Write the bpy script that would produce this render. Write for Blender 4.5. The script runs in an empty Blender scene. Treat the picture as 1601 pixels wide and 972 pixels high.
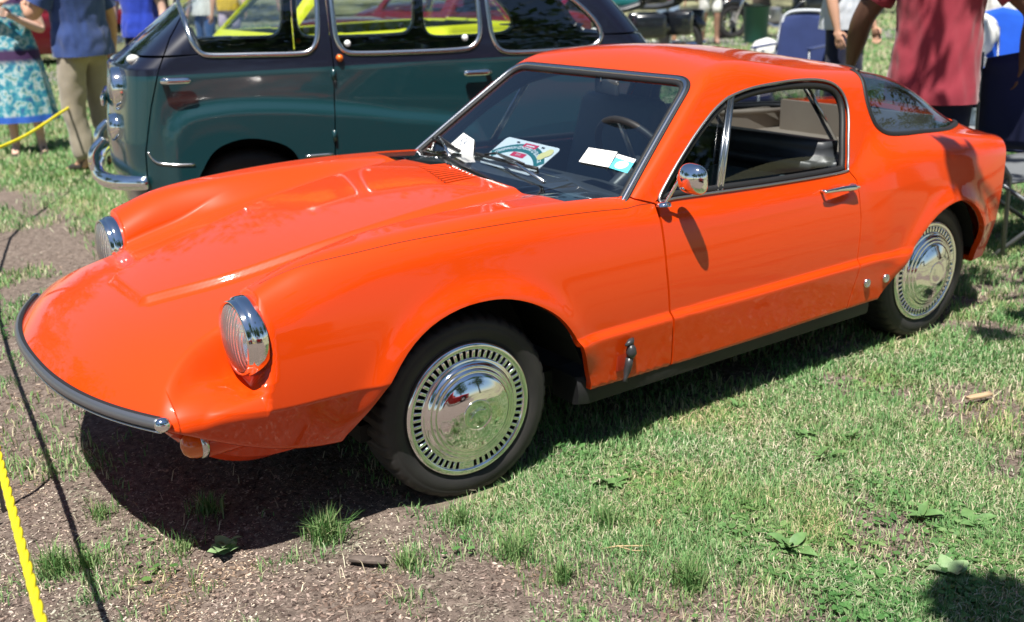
import bpy, bmesh, math, random
import numpy as np
from mathutils import Vector, Matrix
S = bpy.context.scene
COL = S.collection
rng = np.random.default_rng(7)
random.seed(7)

# ---------------------------------------------------------------- camera
cam_d = bpy.data.cameras.new('camera')
cam = bpy.data.objects.new('camera', cam_d)
COL.objects.link(cam)
YAW, PITCH, ROLL = math.radians(-125.07463), math.radians(-18.24132), math.radians(-1.6417)
fv = Vector((math.cos(PITCH)*math.cos(YAW), math.cos(PITCH)*math.sin(YAW), math.sin(PITCH)))
rv = fv.cross(Vector((0, 0, 1))).normalized()
uv_ = rv.cross(fv)
r2 = rv*math.cos(ROLL) + uv_*math.sin(ROLL)
u2 = uv_*math.cos(ROLL) - rv*math.sin(ROLL)
cam.matrix_world = Matrix(((r2.x, u2.x, -fv.x, 1.45897), (r2.y, u2.y, -fv.y, 2.96003), (r2.z, u2.z, -fv.z, 1.45333), (0, 0, 0, 1)))
cam_d.sensor_width = 36.0
cam_d.lens = 36.9
cam_d.clip_start = 0.05
cam_d.clip_end = 1000
cam_d.dof.use_dof = True
cam_d.dof.focus_distance = 2.75
cam_d.dof.aperture_fstop = 3.4
S.camera = cam

# ---------------------------------------------------------------- sky, sun, exposure
SUNV = Vector((0.34, 0.28, 1.0)).normalized()
SUN_EL = math.asin(SUNV.z)
w = bpy.data.worlds.new('World')
S.world = w
w.use_nodes = True
nt = w.node_tree
bg = nt.nodes['Background']
sky = nt.nodes.new('ShaderNodeTexSky')
sky.sky_type = 'NISHITA'
sky.sun_disc = False
sky.sun_elevation = SUN_EL
sky.sun_rotation = math.atan2(SUNV.x, SUNV.y)
sky.air_density = 1.0
sky.dust_density = 0.25
sky.ozone_density = 3.0
nt.links.new(sky.outputs[0], bg.inputs[0])
bg.inputs[1].default_value = 0.06
sun_d = bpy.data.lights.new('sun', 'SUN')
sun_d.energy = 5.0
sun_d.angle = math.radians(0.5)
sun_d.color = (1.0, 0.955, 0.88)
sun = bpy.data.objects.new('sun', sun_d)
sun.rotation_euler = SUNV.to_track_quat('Z', 'Y').to_euler()
sun.location = (6, 5, 20)
COL.objects.link(sun)
S.view_settings.view_transform = 'Standard'
S.view_settings.look = 'None'
S.view_settings.exposure = 0.88
S.view_settings.gamma = 1.0

# ---------------------------------------------------------------- helpers
def lin(h):
    h = h.lstrip('#')
    o = []
    for i in (0, 2, 4):
        c = int(h[i:i+2], 16)/255
        o.append(c/12.92 if c <= .04045 else ((c+.055)/1.055)**2.4)
    return (*o, 1)

MATS = {}
def mat(name, col=(.5, .5, .5), rough=.5, metal=0., coat=0., spec=.5, trans=0., emis=None, bump=None, noise=None, sheen=0., ior=1.45, alpha=1.):
    """principled material; noise=(scale, amount, colour2) mottles, bump=(scale, strength, dist)"""
    if name in MATS: return MATS[name]
    m = bpy.data.materials.new(name); m.use_nodes = True
    n = m.node_tree.nodes; l = m.node_tree.links; b = n['Principled BSDF']
    col = tuple(col)[:3] + (1,)
    b.inputs['Base Color'].default_value = col
    b.inputs['Roughness'].default_value = rough
    b.inputs['Metallic'].default_value = metal
    b.inputs['Coat Weight'].default_value = coat
    b.inputs['Coat Roughness'].default_value = .045
    b.inputs['Coat IOR'].default_value = 1.4
    b.inputs['Specular IOR Level'].default_value = spec
    b.inputs['Transmission Weight'].default_value = trans
    b.inputs['Sheen Weight'].default_value = sheen
    b.inputs['IOR'].default_value = ior
    tc = n.new('ShaderNodeTexCoord')
    if noise:
        t = n.new('ShaderNodeTexNoise'); t.inputs['Scale'].default_value = noise[0]; t.inputs['Detail'].default_value = 5
        l.new(tc.outputs['Object'], t.inputs['Vector'])
        r = n.new('ShaderNodeMapRange'); r.inputs[1].default_value = .35; r.inputs[2].default_value = .68
        r.inputs[4].default_value = noise[1]
        l.new(t.outputs['Fac'], r.inputs[0])
        mx = n.new('ShaderNodeMix'); mx.data_type = 'RGBA'
        l.new(r.outputs[0], mx.inputs['Factor'])
        mx.inputs['A'].default_value = col; mx.inputs['B'].default_value = tuple(noise[2])[:3] + (1,)
        l.new(mx.outputs['Result'], b.inputs['Base Color'])
    if bump:
        t = n.new('ShaderNodeTexNoise'); t.inputs['Scale'].default_value = bump[0]; t.inputs['Detail'].default_value = 4
        l.new(tc.outputs['Object'], t.inputs['Vector'])
        bp = n.new('ShaderNodeBump'); bp.inputs['Strength'].default_value = bump[1]; bp.inputs['Distance'].default_value = bump[2]
        l.new(t.outputs['Fac'], bp.inputs['Height']); l.new(bp.outputs[0], b.inputs['Normal'])
    MATS[name] = m
    return m

def glassmat(name, tint=(.8, .85, .85), rough=0.0, refl=1.0, ior=1.5):
    """thin sheet glass: clear transmission tinted, fresnel reflection on top"""
    if name in MATS: return MATS[name]
    m = bpy.data.materials.new(name); m.use_nodes = True
    n = m.node_tree.nodes; l = m.node_tree.links
    n.remove(n['Principled BSDF'])
    t = n.new('ShaderNodeBsdfTransparent'); t.inputs[0].default_value = (*tint, 1)
    g = n.new('ShaderNodeBsdfGlossy'); g.inputs['Roughness'].default_value = rough; g.inputs[0].default_value = (refl, refl, refl, 1)
    lw = n.new('ShaderNodeLayerWeight'); f0 = 2*((ior-1)/(ior+1))**2
    pw = n.new('ShaderNodeMath'); pw.operation = 'POWER'; pw.inputs[1].default_value = 5.
    l.new(lw.outputs['Facing'], pw.inputs[0]); lw.inputs['Blend'].default_value = .5
    f = n.new('ShaderNodeMath'); f.operation = 'MULTIPLY_ADD'; f.inputs[1].default_value = 1-f0; f.inputs[2].default_value = f0
    l.new(pw.outputs[0], f.inputs[0])
    mx = n.new('ShaderNodeMixShader')
    l.new(f.outputs[0], mx.inputs[0]); l.new(t.outputs[0], mx.inputs[1]); l.new(g.outputs[0], mx.inputs[2])
    l.new(mx.outputs[0], n['Material Output'].inputs[0])
    MATS[name] = m
    return m

def tag(o, label=None, cat=None, group=None, kind=None):
    if label: o['label'] = label
    if cat: o['category'] = cat
    if group: o['group'] = group
    if kind: o['kind'] = kind
    return o

def thing(name, label, cat, loc=(0, 0, 0), rz=0., group=None):
    o = bpy.data.objects.new(name, None); COL.objects.link(o)
    o.empty_display_size = .1
    o.location = loc; o.rotation_euler = (0, 0, rz)
    return tag(o, label, cat, group)

def link(name, me, parent=None, m=None, label=None):
    o = bpy.data.objects.new(name, me); COL.objects.link(o)
    if m is not None:
        me.materials.clear()
        for q in (m if isinstance(m, (list, tuple)) else [m]): me.materials.append(q)
    if parent is not None: o.parent = parent
    if label: o['label'] = label
    return o

def pymesh(name, v, f, smooth=True):
    me = bpy.data.meshes.new(name)
    me.from_pydata([tuple(q) for q in v], [], [tuple(q) for q in f])
    if smooth and len(me.polygons): me.polygons.foreach_set('use_smooth', [True]*len(me.polygons))
    me.update()
    return me

class MB:
    """collects boxes, tubes, lathes and sheets; build() links them as one mesh object"""
    def __init__(s): s.v = []; s.f = []; s.sm = []
    def add(s, v, f, smooth=True):
        o = len(s.v); s.v += [tuple(q) for q in v]
        s.f += [tuple(i+o for i in q) for q in f]; s.sm += [smooth]*len(f); return s
    def box(s, c, d, rot=None, bev=0.0):
        bm = bmesh.new(); bmesh.ops.create_cube(bm, size=1)
        bmesh.ops.scale(bm, vec=d, verts=bm.verts)
        if bev: bmesh.ops.bevel(bm, geom=bm.edges[:], offset=bev, segments=2, affect='EDGES', profile=.6)
        if rot is not None: bmesh.ops.transform(bm, matrix=rot.to_4x4(), verts=bm.verts)
        bmesh.ops.translate(bm, vec=c, verts=bm.verts)
        return s.bm(bm, bool(bev))
    def bm(s, bm, smooth=True):
        bm.verts.index_update()
        s.add([v.co[:] for v in bm.verts], [[v.index for v in f.verts] for f in bm.faces], smooth); bm.free(); return s
    def tube(s, pts, r, n=8, closed=False, caps=True, flat=None):
        pts = [Vector(p) for p in pts]; N = len(pts)
        rs = r if isinstance(r, (list, tuple, np.ndarray)) else [r]*N
        vs = []; fs = []
        prev = None
        for i, p in enumerate(pts):
            if closed: t = pts[(i+1) % N] - pts[i-1]
            else: t = pts[min(i+1, N-1)] - pts[max(i-1, 0)]
            t = t.normalized() if t.length > 1e-9 else Vector((0, 0, 1))
            if prev is None:
                a = Vector((0, 0, 1)) if abs(t.z) < .9 else Vector((1, 0, 0))
                prev = (a - t*a.dot(t)).normalized()
            else:
                q = prev - t*prev.dot(t)
                prev = q.normalized() if q.length > 1e-6 else prev
            bi = t.cross(prev)
            for k in range(n):
                an = 2*math.pi*k/n
                vs.append(p + (prev*math.cos(an) + bi*math.sin(an))*rs[i])
        M = N if closed else N-1
        for i in range(M):
            j = (i+1) % N
            for k in range(n):
                fs.append((i*n+k, i*n+(k+1) % n, j*n+(k+1) % n, j*n+k))
        if caps and not closed:
            fs.append(tuple(range(n-1, -1, -1))); fs.append(tuple((N-1)*n+k for k in range(n)))
        return s.add(vs, fs)
    def lathe(s, prof, n=48, axis='y', c=(0, 0, 0), smooth=True):
        """prof: list of (radius, offset along axis)"""
        vs = []; fs = []
        for (r, a) in prof:
            for k in range(n):
                t = 2*math.pi*k/n
                q = {'y': (r*math.cos(t), a, r*math.sin(t)), 'x': (a, r*math.cos(t), r*math.sin(t)), 'z': (r*math.cos(t), r*math.sin(t), a)}[axis]
                vs.append((q[0]+c[0], q[1]+c[1], q[2]+c[2]))
        for i in range(len(prof)-1):
            for k in range(n):
                fs.append((i*n+k, i*n+(k+1) % n, (i+1)*n+(k+1) % n, (i+1)*n+k))
        return s.add(vs, fs, smooth)
    def build(s, name, m, parent=None, label=None, sharp=None):
        me = bpy.data.meshes.new(name)
        me.from_pydata(s.v, [], s.f)
        me.polygons.foreach_set('use_smooth', s.sm)
        me.update()
        if sharp: me.set_sharp_from_angle(angle=math.radians(sharp))
        return link(name, me, parent, m, label)

def smooth_curve(pts, n, closed=False):
    """Catmull-Rom through pts, n samples per span"""
    P = [np.array(p, float) for p in pts]; N = len(P); out = []
    for i in range(N if closed else N-1):
        a, b, c, d = (P[(i-1) % N], P[i], P[(i+1) % N], P[(i+2) % N]) if closed else (P[max(i-1, 0)], P[i], P[i+1], P[min(i+2, N-1)])
        for k in range(n):
            t = k/n
            out.append(.5*((2*b) + (c-a)*t + (2*a-5*b+4*c-d)*t*t + (3*b-a-3*c+d)*t**3))
    if not closed: out.append(P[-1])
    return out

def copy_tree(o, parent=None):
    c = o.copy(); COL.objects.link(c)
    if parent is not None: c.parent = parent
    for ch in [q for q in COL.objects if q.parent == o]: copy_tree(ch, c)
    return c
# ---------------------------------------------------------------- coupe body: an implicit surface, meshed by rays per section
def spl(xs, ys):
    """natural cubic spline"""
    xs = np.array(xs, float); ys = np.array(ys, float)
    if xs[0] > xs[-1]: xs = xs[::-1]; ys = ys[::-1]
    n = len(xs); h = np.diff(xs); A = np.zeros((n, n)); r = np.zeros(n); A[0, 0] = A[-1, -1] = 1
    for i in range(1, n-1):
        A[i, i-1] = h[i-1]; A[i, i] = 2*(h[i-1]+h[i]); A[i, i+1] = h[i]
        r[i] = 6*((ys[i+1]-ys[i])/h[i]-(ys[i]-ys[i-1])/h[i-1])
    M = np.linalg.solve(A, r)
    def f(x):
        x = np.clip(x, xs[0], xs[-1]); i = np.clip(np.searchsorted(xs, x)-1, 0, n-2)
        a = xs[i+1]-x; b = x-xs[i]; H = h[i]
        return M[i]*a**3/(6*H)+M[i+1]*b**3/(6*H)+(ys[i]/H-M[i]*H/6)*a+(ys[i+1]/H-M[i+1]*H/6)*b
    return f
def sst(x, a, b):
    t = np.clip((x-a)/(b-a), 0, 1); return t*t*t*(t*(6*t-15)+10)
def smax(a, b, k):
    h = np.clip(.5+.5*(a-b)/k, 0, 1); return b+(a-b)*h+k*h*(1-h)
def smin(a, b, k): return -smax(-a, -b, k)
def sdpoly(P, x, y, r=0.):
    """signed distance to polygon, negative inside"""
    P = np.array(P, float); d = np.full(np.shape(x), 1e9); s = np.ones(np.shape(x))
    N = len(P); j = N-1
    for i in range(N):
        ex, ey = P[j]-P[i]; wx, wy = x-P[i, 0], y-P[i, 1]
        t = np.clip((wx*ex+wy*ey)/(ex*ex+ey*ey), 0, 1)
        d = np.minimum(d, (wx-ex*t)**2+(wy-ey*t)**2)
        c1 = y >= P[i, 1]; c2 = y < P[j, 1]; c3 = ex*wy > ey*wx
        s = np.where((c1 & c2 & c3) | (~c1 & ~c2 & ~c3), -s, s); j = i
    return s*np.sqrt(d)-r
def spline_poly(pts, n=8): return [tuple(q) for q in smooth_curve(pts, n, True)]

ZH = spl([.975, .93, .86, .78, .71, .6, .5, .3, .1, -.1, -.3, -.55, -.9], [.470, .510, .552, .584, .604, .631, .653, .698, .736, .766, .786, .800, .80])
ZBS = spl([-3, .34, .45, .545, .65, .735, .80, .84, .90, 1.0], [.268, .268, .278, .300, .340, .382, .418, .436, .441, .442])
CR = spl([-.7, -1.0, -1.3, -1.6, -2.0, -2.4, -2.8], [.08, .08, .18, .27, .16, .30, .33])
ZF = spl([.60, .45, .3, .07, -.175, -.44, -.6, -.8, -1.2, -1.6, -1.75, -1.92, -2.1, -2.3, -2.5, -2.65, -2.8],
         [.704, .762, .785, .799, .802, .792, .780, .757, .748, .744, .752, .774, .782, .776, .758, .737, .715])
B0 = spl([.62, .45, .3, .1, -.2, -.6], [.455, .42, .39, .37, .36, .36])
BI = spl([.56, .68, .77, .85, .9], [.462, .485, .535, .612, .68])
DD = spl([.53, .62, .70, .78, .85, .9], [.125, .108, .066, .027, .002, 0])
BW = spl([.75, .71, .6, .4, .1, -.2, -.6], [.13, .145, .20, .265, .315, .335, .345])
WS = spl([.9, .6, .3, 0, -.4, -.75, -1.2, -1.65, -1.95, -2.2, -2.4, -2.55, -2.68, -2.8],
         [.655, .690, .706, .716, .715, .712, .712, .712, .722, .727, .720, .704, .680, .650])
RC = spl([-.7, -.9, -1.06, -1.2, -1.35, -1.57, -1.85, -2.1, -2.3, -2.5, -2.65, -2.8],
         [1.03, 1.085, 1.128, 1.157, 1.158, 1.138, 1.092, 1.042, .976, .88, .79, .69])
BS = spl([-.5, -1.65, -2.0, -2.3, -2.55, -2.8], [.648, .645, .615, .555, .475, .42])
FARCH = [(.395, .26), (.372, .297), (.357, .315), (.289, .416), (.221, .507), (.145, .563), (.054, .592), (-.037, .597), (-.115, .585), (-.196, .553), (-.272, .501), (-.327, .432), (-.364, .349), (-.393, .272), (-.40, .24)]
RARCH = [(-1.775, .24), (-1.783, .259), (-1.875, .348), (-1.971, .447), (-2.068, .516), (-2.174, .549), (-2.259, .544), (-2.337, .503), (-2.399, .430), (-2.436, .329), (-2.452, .24)]
def arch_poly(a, n=6): return [tuple(q) for q in smooth_curve(a, n)] + [(a[-1][0], -.2), (a[0][0], -.2)]
FA = arch_poly(FARCH, 3); RA = arch_poly(RARCH, 3)

def topz(xn, x, b):
    zh = ZH(xn); zf = ZF(x)
    fr_ = sst(x, .18, .52)
    h1 = sst(b, B0(x), B0(x)+.15); h2 = np.sqrt(np.clip(1-np.clip((.582-b)/.122, 0, 1)**2, 0, 1))
    hump = (h1+(h2-h1)*fr_)*(1-sst(x, .566, .590))
    bw = BW(xn)
    bul = .019*(1-sst(b, bw-.012, bw+.022+.03*sst(-x, -.4, .5)))*(1-sst(xn, .700, .735))*(1-.8*sst(-x, .2, .6))
    front = zh - .05*b*b + hump*(zf-zh+.05*b*b) + bul
    bi = BI(x)
    dish = DD(x)*sst(b, bi-.012, bi+.075)*sst(x, .572, .602)*(1-.35*sst(b, bi+.13, .69))
    front = front-dish
    front = front-(1.6+4.5*fr_)*np.maximum(b-.595, 0)**2
    rear = zf - .0*b
    s = sst(-x, .62, .78)
    rear = rear+.012*(1-(b/.6)**2)
    return front*(1-s)+rear*s
def sidey(x, z):
    w_ = WS(x)
    y = w_-.50*np.maximum(z-.44, 0)**2
    fr = sst(x, .02, .12); re = sst(-x, 2.3, 2.42)
    mid = (1-sst(x, -.37, -.25))*(1-sst(-x, 1.86, 1.98))
    # ledge along the flank: the lower panel stands proud
    y = y+.017*mid*(1-sst(z, .394, .424))
    y = y-.11*mid*np.maximum(.39-z, 0)
    zc = .440+.035*sst(x, .5, .9)
    tk = np.maximum(zc-z, 0)
    y = y-fr*(.30*tk*sst(tk, 0, .014)+.1*tk)-re*.25*np.maximum(.42-z, 0)
    y = y-.011*np.exp(-((x+1.535)/.050)**2-((z-.668)/.020)**2)      # scoop behind the door handle
    # rolled flare around the wheel arches
    for A, c in ((FA, 0), (RA, -WB_)):
        k = (np.abs(x-c) < .60) & (z > .25) & (z < .76)
        if k.any():
            d = np.maximum(sdpoly(A, x[k], z[k]), 0)
            y = np.array(y); y[k] += .015*np.exp(-(d/.042)**2)*sst(z[k], .27, .40)
    return y
WB_ = 2.149
def ZB(x): return ZBS(x)
def Fbody(x, y, z):
    b = np.abs(y)
    xn = x+.427*b**2.5*sst(x, .1, .8)              # nose plan curve straightened
    T = topz(xn, x, b)
    kf = .075-.043*sst(x, .48, .66)
    L = smax((z-T), b-sidey(x, z), kf)
    L = smax(L, ZB(x)-z, .012)
    # greenhouse
    cr = CR(x)
    g1 = z-(RC(x)-cr*b*b)
    dz = np.maximum(z-.75, -.1)
    g2 = b-(BS(x)-.30*dz-.34*dz*dz)
    t = (z-.77)/.33
    g3 = (x-(-.575-1.42*(z-.77)-.10*(1-t)*b*b))*.575
    g4 = .45-z
    G = smax(smax(smax(g1, g2, .05), g3, .028), g4, .01)
    k = .012+.10*sst(-x, 1.62, 1.85)
    return smin(L, G, k)
def grad(x, y, z, e=1.2e-3):
    g = np.stack([Fbody(x+e, y, z)-Fbody(x-e, y, z), Fbody(x, y+e, z)-Fbody(x, y-e, z), Fbody(x, y, z+e)-Fbody(x, y, z-e)], -1)
    return g/np.maximum(np.linalg.norm(g, axis=-1, keepdims=True), 1e-9)
def solve(px, py, pz, dx, dy, dz, r0, r1, n=26, steps=24):
    """first sign change along rays (vectorised), then bisection"""
    lo = np.full(np.shape(px), r0, float); hi = np.full(np.shape(px), r1, float); found = np.zeros(np.shape(px), bool)
    ts = np.linspace(r0, r1, n); prev = ts[0]
    for t in ts[1:]:
        F = Fbody(px+dx*t, py+dy*t, pz+dz*t)
        new = (F > 0) & ~found
        lo = np.where(new, prev, lo); hi = np.where(new, t, hi); found |= new; prev = t
    for _ in range(steps):
        m = .5*(lo+hi); F = Fbody(px+dx*m, py+dy*m, pz+dz*m)
        lo = np.where(F > 0, lo, m); hi = np.where(F > 0, m, hi)
    return .5*(lo+hi)
def side_pt(x, z, y0=.30):
    x = np.asarray(x, float); z = np.asarray(z, float)
    t = solve(x, np.full(x.shape, y0), z, 0., 1., 0., 0., .5)
    return np.stack([x, y0+t, z], -1)
def top_pt(x, y, z0=.5):
    x = np.asarray(x, float); y = np.asarray(y, float)
    t = solve(x, y, np.full(x.shape, z0), 0., 0., 1., 0., .8)
    return np.stack([x, y, z0+t], -1)
def wind_x(y, z):
    t = (z-.77)/.33
    return -.575-1.42*(z-.77)-.10*(1-t)*y*y
def wind_pt(y, z):
    y = np.asarray(y, float); z = np.asarray(z, float)
    return np.stack([wind_x(y, z), y, z], -1)
def wind_n(Q):
    y, z = Q[..., 1], Q[..., 2]; t = (z-.77)/.33
    n = np.stack([np.ones_like(y), .20*(1-t)*y, 1.42-.10/.33*y*y], -1)
    return n/np.linalg.norm(n, axis=-1, keepdims=True)
def nrm_at(P): return grad(P[..., 0], P[..., 1], P[..., 2])

Z0 = spl([-3, .0, .3, .5, .65, .75, .85, .91, .9745, 1.2], [.50, .50, .47, .44, .435, .445, .458, .462, .457, .457])
def body_grid():
    """rays leave a spine: straight up (and down) along it, fanning out round its end"""
    L_ = lambda a, b, n: np.linspace(a, b, n, endpoint=False)
    u = np.concatenate([L_(.9745, .9, 34), L_(.9, .50, 150), L_(.50, -.42, 105), L_(-.42, -1.15, 92), L_(-1.15, -1.7, 50), L_(-1.7, -2.5, 82), np.linspace(-2.5, -2.79, 24)])
    th = np.concatenate([L_(-90, -42, 26), L_(-42, 45, 84), np.linspace(45, 90, 34)])*math.pi/180
    nb, nt = 4, 92
    e = .57-.22*sst(-u, .25, .95)
    ox = []; dy = []; dz = []
    for k in range(nb): ox.append(k/nb); dy.append(0.); dz.append(-1.)
    for t in th: ox.append(1.); dy.append(math.cos(t)); dz.append(math.sin(t))
    for k in range(1, nt+1): ox.append(1-k/nt); dy.append(0.); dz.append(1.)
    OX, U = np.meshgrid(np.array(ox), u); DY = np.broadcast_to(np.array(dy), U.shape); DZ = np.broadcast_to(np.array(dz), U.shape)
    OX = OX*e[:, None]; z0 = Z0(U)
    WA = .427*sst(U, .1, .8); WB2 = sst(-U, 2.25, 2.75)
    def pt(r):
        b = OX+r*DY; z = z0+r*DZ
        b25 = np.abs(b)**2.5
        x = U-WA*b25+(.60*b25*np.abs(b)**.7+.22*np.maximum(.70-z, 0))*WB2
        return x, b, z
    lo = np.zeros(U.shape); hi = np.full(U.shape, .75); found = np.zeros(U.shape, bool); prev = 0.
    for t in np.linspace(0.0, .75, 27)[1:]:
        F = Fbody(*pt(np.full(U.shape, t)))
        new = (F > 0) & ~found
        lo = np.where(new, prev, lo); hi = np.where(new, t, hi); found |= new; prev = t
        if found.all(): break
    for _ in range(15):
        m = .5*(lo+hi); F = Fbody(*pt(m))
        lo = np.where(F > 0, lo, m); hi = np.where(F > 0, m, hi)
    return np.stack(pt(.5*(lo+hi)), -1)

class TM:
    """triangle mesh with normals that can be clipped by scalar fields"""
    def __init__(s, P, N, T): s.P, s.N, s.T = P, N, T
    def clip(s, fld):
        """keep fld<0; fld is a function of points"""
        d = fld(s.P); d = np.where(np.abs(d) < 2e-5, 2e-5, d)
        T = s.T; ins = d[T] < 0; c = ins.sum(1)
        keep = [T[c == 3]]; P, N = [s.P], [s.N]; n0 = len(s.P); cache = {}; newp = []; newn = []
        def cut(a, b):
            k = (min(a, b), max(a, b))
            if k not in cache:
                t = d[a]/(d[a]-d[b]); q = s.P[a]+(s.P[b]-s.P[a])*t
                newp.append(q); m = s.N[a]+(s.N[b]-s.N[a])*t; newn.append(m/max(np.linalg.norm(m), 1e-9))
                cache[k] = n0+len(newp)-1
            return cache[k]
        extra = []
        for tri, inn in zip(T[(c == 1) | (c == 2)], ins[(c == 1) | (c == 2)]):
            poly = []
            for i in range(3):
                a, b = tri[i], tri[(i+1) % 3]; ia, ib = inn[i], inn[(i+1) % 3]
                if ia: poly.append(a)
                if ia != ib: poly.append(cut(a, b))
            for i in range(1, len(poly)-1): extra.append((poly[0], poly[i], poly[i+1]))
        if newp: P.append(np.array(newp)); N.append(np.array(newn))
        if extra: keep.append(np.array(extra, int))
        return TM(np.concatenate(P), np.concatenate(N), np.concatenate(keep)).compact()
    def compact(s):
        u, inv = np.unique(s.T, return_inverse=True)
        return TM(s.P[u], s.N[u], inv.reshape(-1, 3))
    def mirror(s): return TM(s.P*[1, -1, 1], s.N*[1, -1, 1], s.T[:, ::-1])
    def offset(s, d): return TM(s.P+s.N*d, s.N, s.T)
    def join(s, o): return TM(np.concatenate([s.P, o.P]), np.concatenate([s.N, o.N]), np.concatenate([s.T, o.T+len(s.P)]))
    def skirt(s, depth, edgefilter=None):
        """turn open edges inward by depth, so panels have thickness"""
        E = np.concatenate([s.T[:, [0, 1]], s.T[:, [1, 2]], s.T[:, [2, 0]]])
        key = np.sort(E, 1); _, idx, cnt = np.unique(key, axis=0, return_index=True, return_counts=True)
        B = E[idx[cnt == 1]]
        if edgefilter is not None:
            mid = .5*(s.P[B[:, 0]]+s.P[B[:, 1]]); B = B[edgefilter(mid)]
        if not len(B): return s
        A, C = s.P[B[:, 0]], s.P[B[:, 1]]; na, nc = s.N[B[:, 0]], s.N[B[:, 1]]
        A2, C2 = A-na*depth, C-nc*depth
        e = C-A; fn = np.cross(e, na); fn /= np.maximum(np.linalg.norm(fn, axis=1, keepdims=True), 1e-9)
        n = len(B); o = len(s.P)
        P = np.concatenate([A, C, C2, A2]); N = np.concatenate([fn]*4)
        i = np.arange(n)+o
        T = np.concatenate([np.stack([i+n, i, i+3*n], 1), np.stack([i+n, i+3*n, i+2*n], 1)])
        return TM(np.concatenate([s.P, P]), np.concatenate([s.N, N]), np.concatenate([s.T, T]))
    def mesh(s, name):
        me = bpy.data.meshes.new(name)
        me.vertices.add(len(s.P)); me.vertices.foreach_set('co', s.P.astype(np.float32).ravel())
        n = len(s.T); me.loops.add(3*n); me.loops.foreach_set('vertex_index', s.T.astype(np.int32).ravel())
        me.polygons.add(n); me.polygons.foreach_set('loop_start', np.arange(0, 3*n, 3, dtype=np.int32))
        me.polygons.foreach_set('use_smooth', np.ones(n, bool))
        me.update(calc_edges=True); me.validate()
        me.normals_split_custom_set_from_vertices([tuple(q) for q in s.N])
        return me
# ---------------------------------------------------------------- materials of the coupe
def paint(name, col, flake=.0):
    m = mat(name, col, rough=.4, coat=1.0, spec=.12, noise=(1.7, .10, tuple(q*.86 for q in col)))
    return m
ORANGE = paint('orange_paint', (.58, .046, .0016))
CHROME = mat('chrome', (.78, .79, .80), rough=.06, metal=1.0)
BRIGHT = mat('bright_trim', (.62, .63, .64), rough=.22, metal=1.0)
DULL = mat('dull_alloy', (.42, .42, .42), rough=.4, metal=1.0)
BLACKR = mat('black_rubber', (.012, .012, .013), rough=.55, bump=(60, .15, .002))
TYRE = mat('tyre_rubber', (.012, .012, .0135), rough=.58, noise=(5, .35, (.060, .054, .048)), bump=(120, .2, .001))
SILLM = mat('sill_black', (.012, .012, .014), rough=.60, noise=(6, .4, (.03, .027, .025)), bump=(90, .2, .001))
VINYL = mat('black_vinyl', (.040, .044, .050), rough=.38, bump=(140, .25, .001))
DARK = mat('dark_void', (.006, .006, .006), rough=.8)
TRIMB = mat('beige_board', (.36, .30, .23), rough=.7, noise=(5, .6, (.28, .22, .17)))
GLASS = glassmat('clear_glass', (.76, .83, .84), ior=1.72)
GLASSB = glassmat('rear_glass', (.42, .48, .54), ior=2.1)
SGLASS = glassmat('side_glass', (.74, .78, .80), ior=1.4)
WHITE = mat('white_card', (.80, .80, .78), rough=.5)

PB = body_grid()
ni, nj = PB.shape[:2]
NB = nrm_at(PB)
idx = np.arange(ni*nj).reshape(ni, nj)
a, b, c, d = idx[:-1, :-1].ravel(), idx[:-1, 1:].ravel(), idx[1:, 1:].ravel(), idx[1:, :-1].ravel()
TB = np.concatenate([np.stack([a, b, c], 1), np.stack([a, c, d], 1)])
BODY = TM(PB.reshape(-1, 3), NB.reshape(-1, 3), TB)
# drop degenerate triangles
e1 = BODY.P[BODY.T[:, 1]]-BODY.P[BODY.T[:, 0]]; e2 = BODY.P[BODY.T[:, 2]]-BODY.P[BODY.T[:, 0]]
fnv = np.cross(e1, e2)
BODY.T = BODY.T[np.linalg.norm(fnv, axis=1) > 1e-9]
fnv = np.cross(BODY.P[BODY.T[:, 1]]-BODY.P[BODY.T[:, 0]], BODY.P[BODY.T[:, 2]]-BODY.P[BODY.T[:, 0]])
if (fnv*BODY.N[BODY.T[:, 0]]).sum(1).mean() < 0: BODY.T = BODY.T[:, ::-1]

# outlines
WK = 1.737
WSP = [(-.552, .735*WK), (.552, .735*WK), (.420, 1.040*WK), (-.420, 1.040*WK)]       # y against length up the slope
def f_ws(P): return np.where((P[:, 0] > -1.25) & (P[:, 2] > .735) & (P[:, 0] < -.4), sdpoly(WSP, P[:, 1], P[:, 2]*WK, .062), 1.)
SWP = spline_poly([(-.715, .757), (-.79, .832), (-.887, .906), (-.95, .948), (-1.02, .989), (-1.072, 1.013), (-1.13, 1.032), (-1.26, 1.050), (-1.46, 1.054), (-1.61, 1.042), (-1.685, 1.012), (-1.708, .944), (-1.664, .829), (-1.632, .745), (-1.600, .727), (-1.262, .735), (-.992, .745), (-.80, .752)], 6)
def f_sw(P): return np.where((P[:, 1] > .35) & (P[:, 2] > .70), sdpoly(SWP, P[:, 0], P[:, 2]), 1.)
RWP = [(-1.90, 1.3), (-1.885, 1.12), (-1.862, 1.05), (-1.838, .99), (-1.830, .943), (-1.834, .898), (-1.853, .857), (-1.90, .829), (-1.99, .818), (-2.11, .811), (-2.33, .794), (-2.45, .790), (-2.565, .790), (-2.585, .82), (-2.6, 1.3)]
def rw_head(b): return -2.13+.235*(b/.46)**2
def f_rw(P): return np.where((P[:, 0] < -1.7) & (P[:, 2] > .74), np.maximum(sdpoly(RWP, P[:, 0], P[:, 2]), np.where(P[:, 2] > .97, P[:, 0]-rw_head(P[:, 1]), -1)), 1.)
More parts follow.
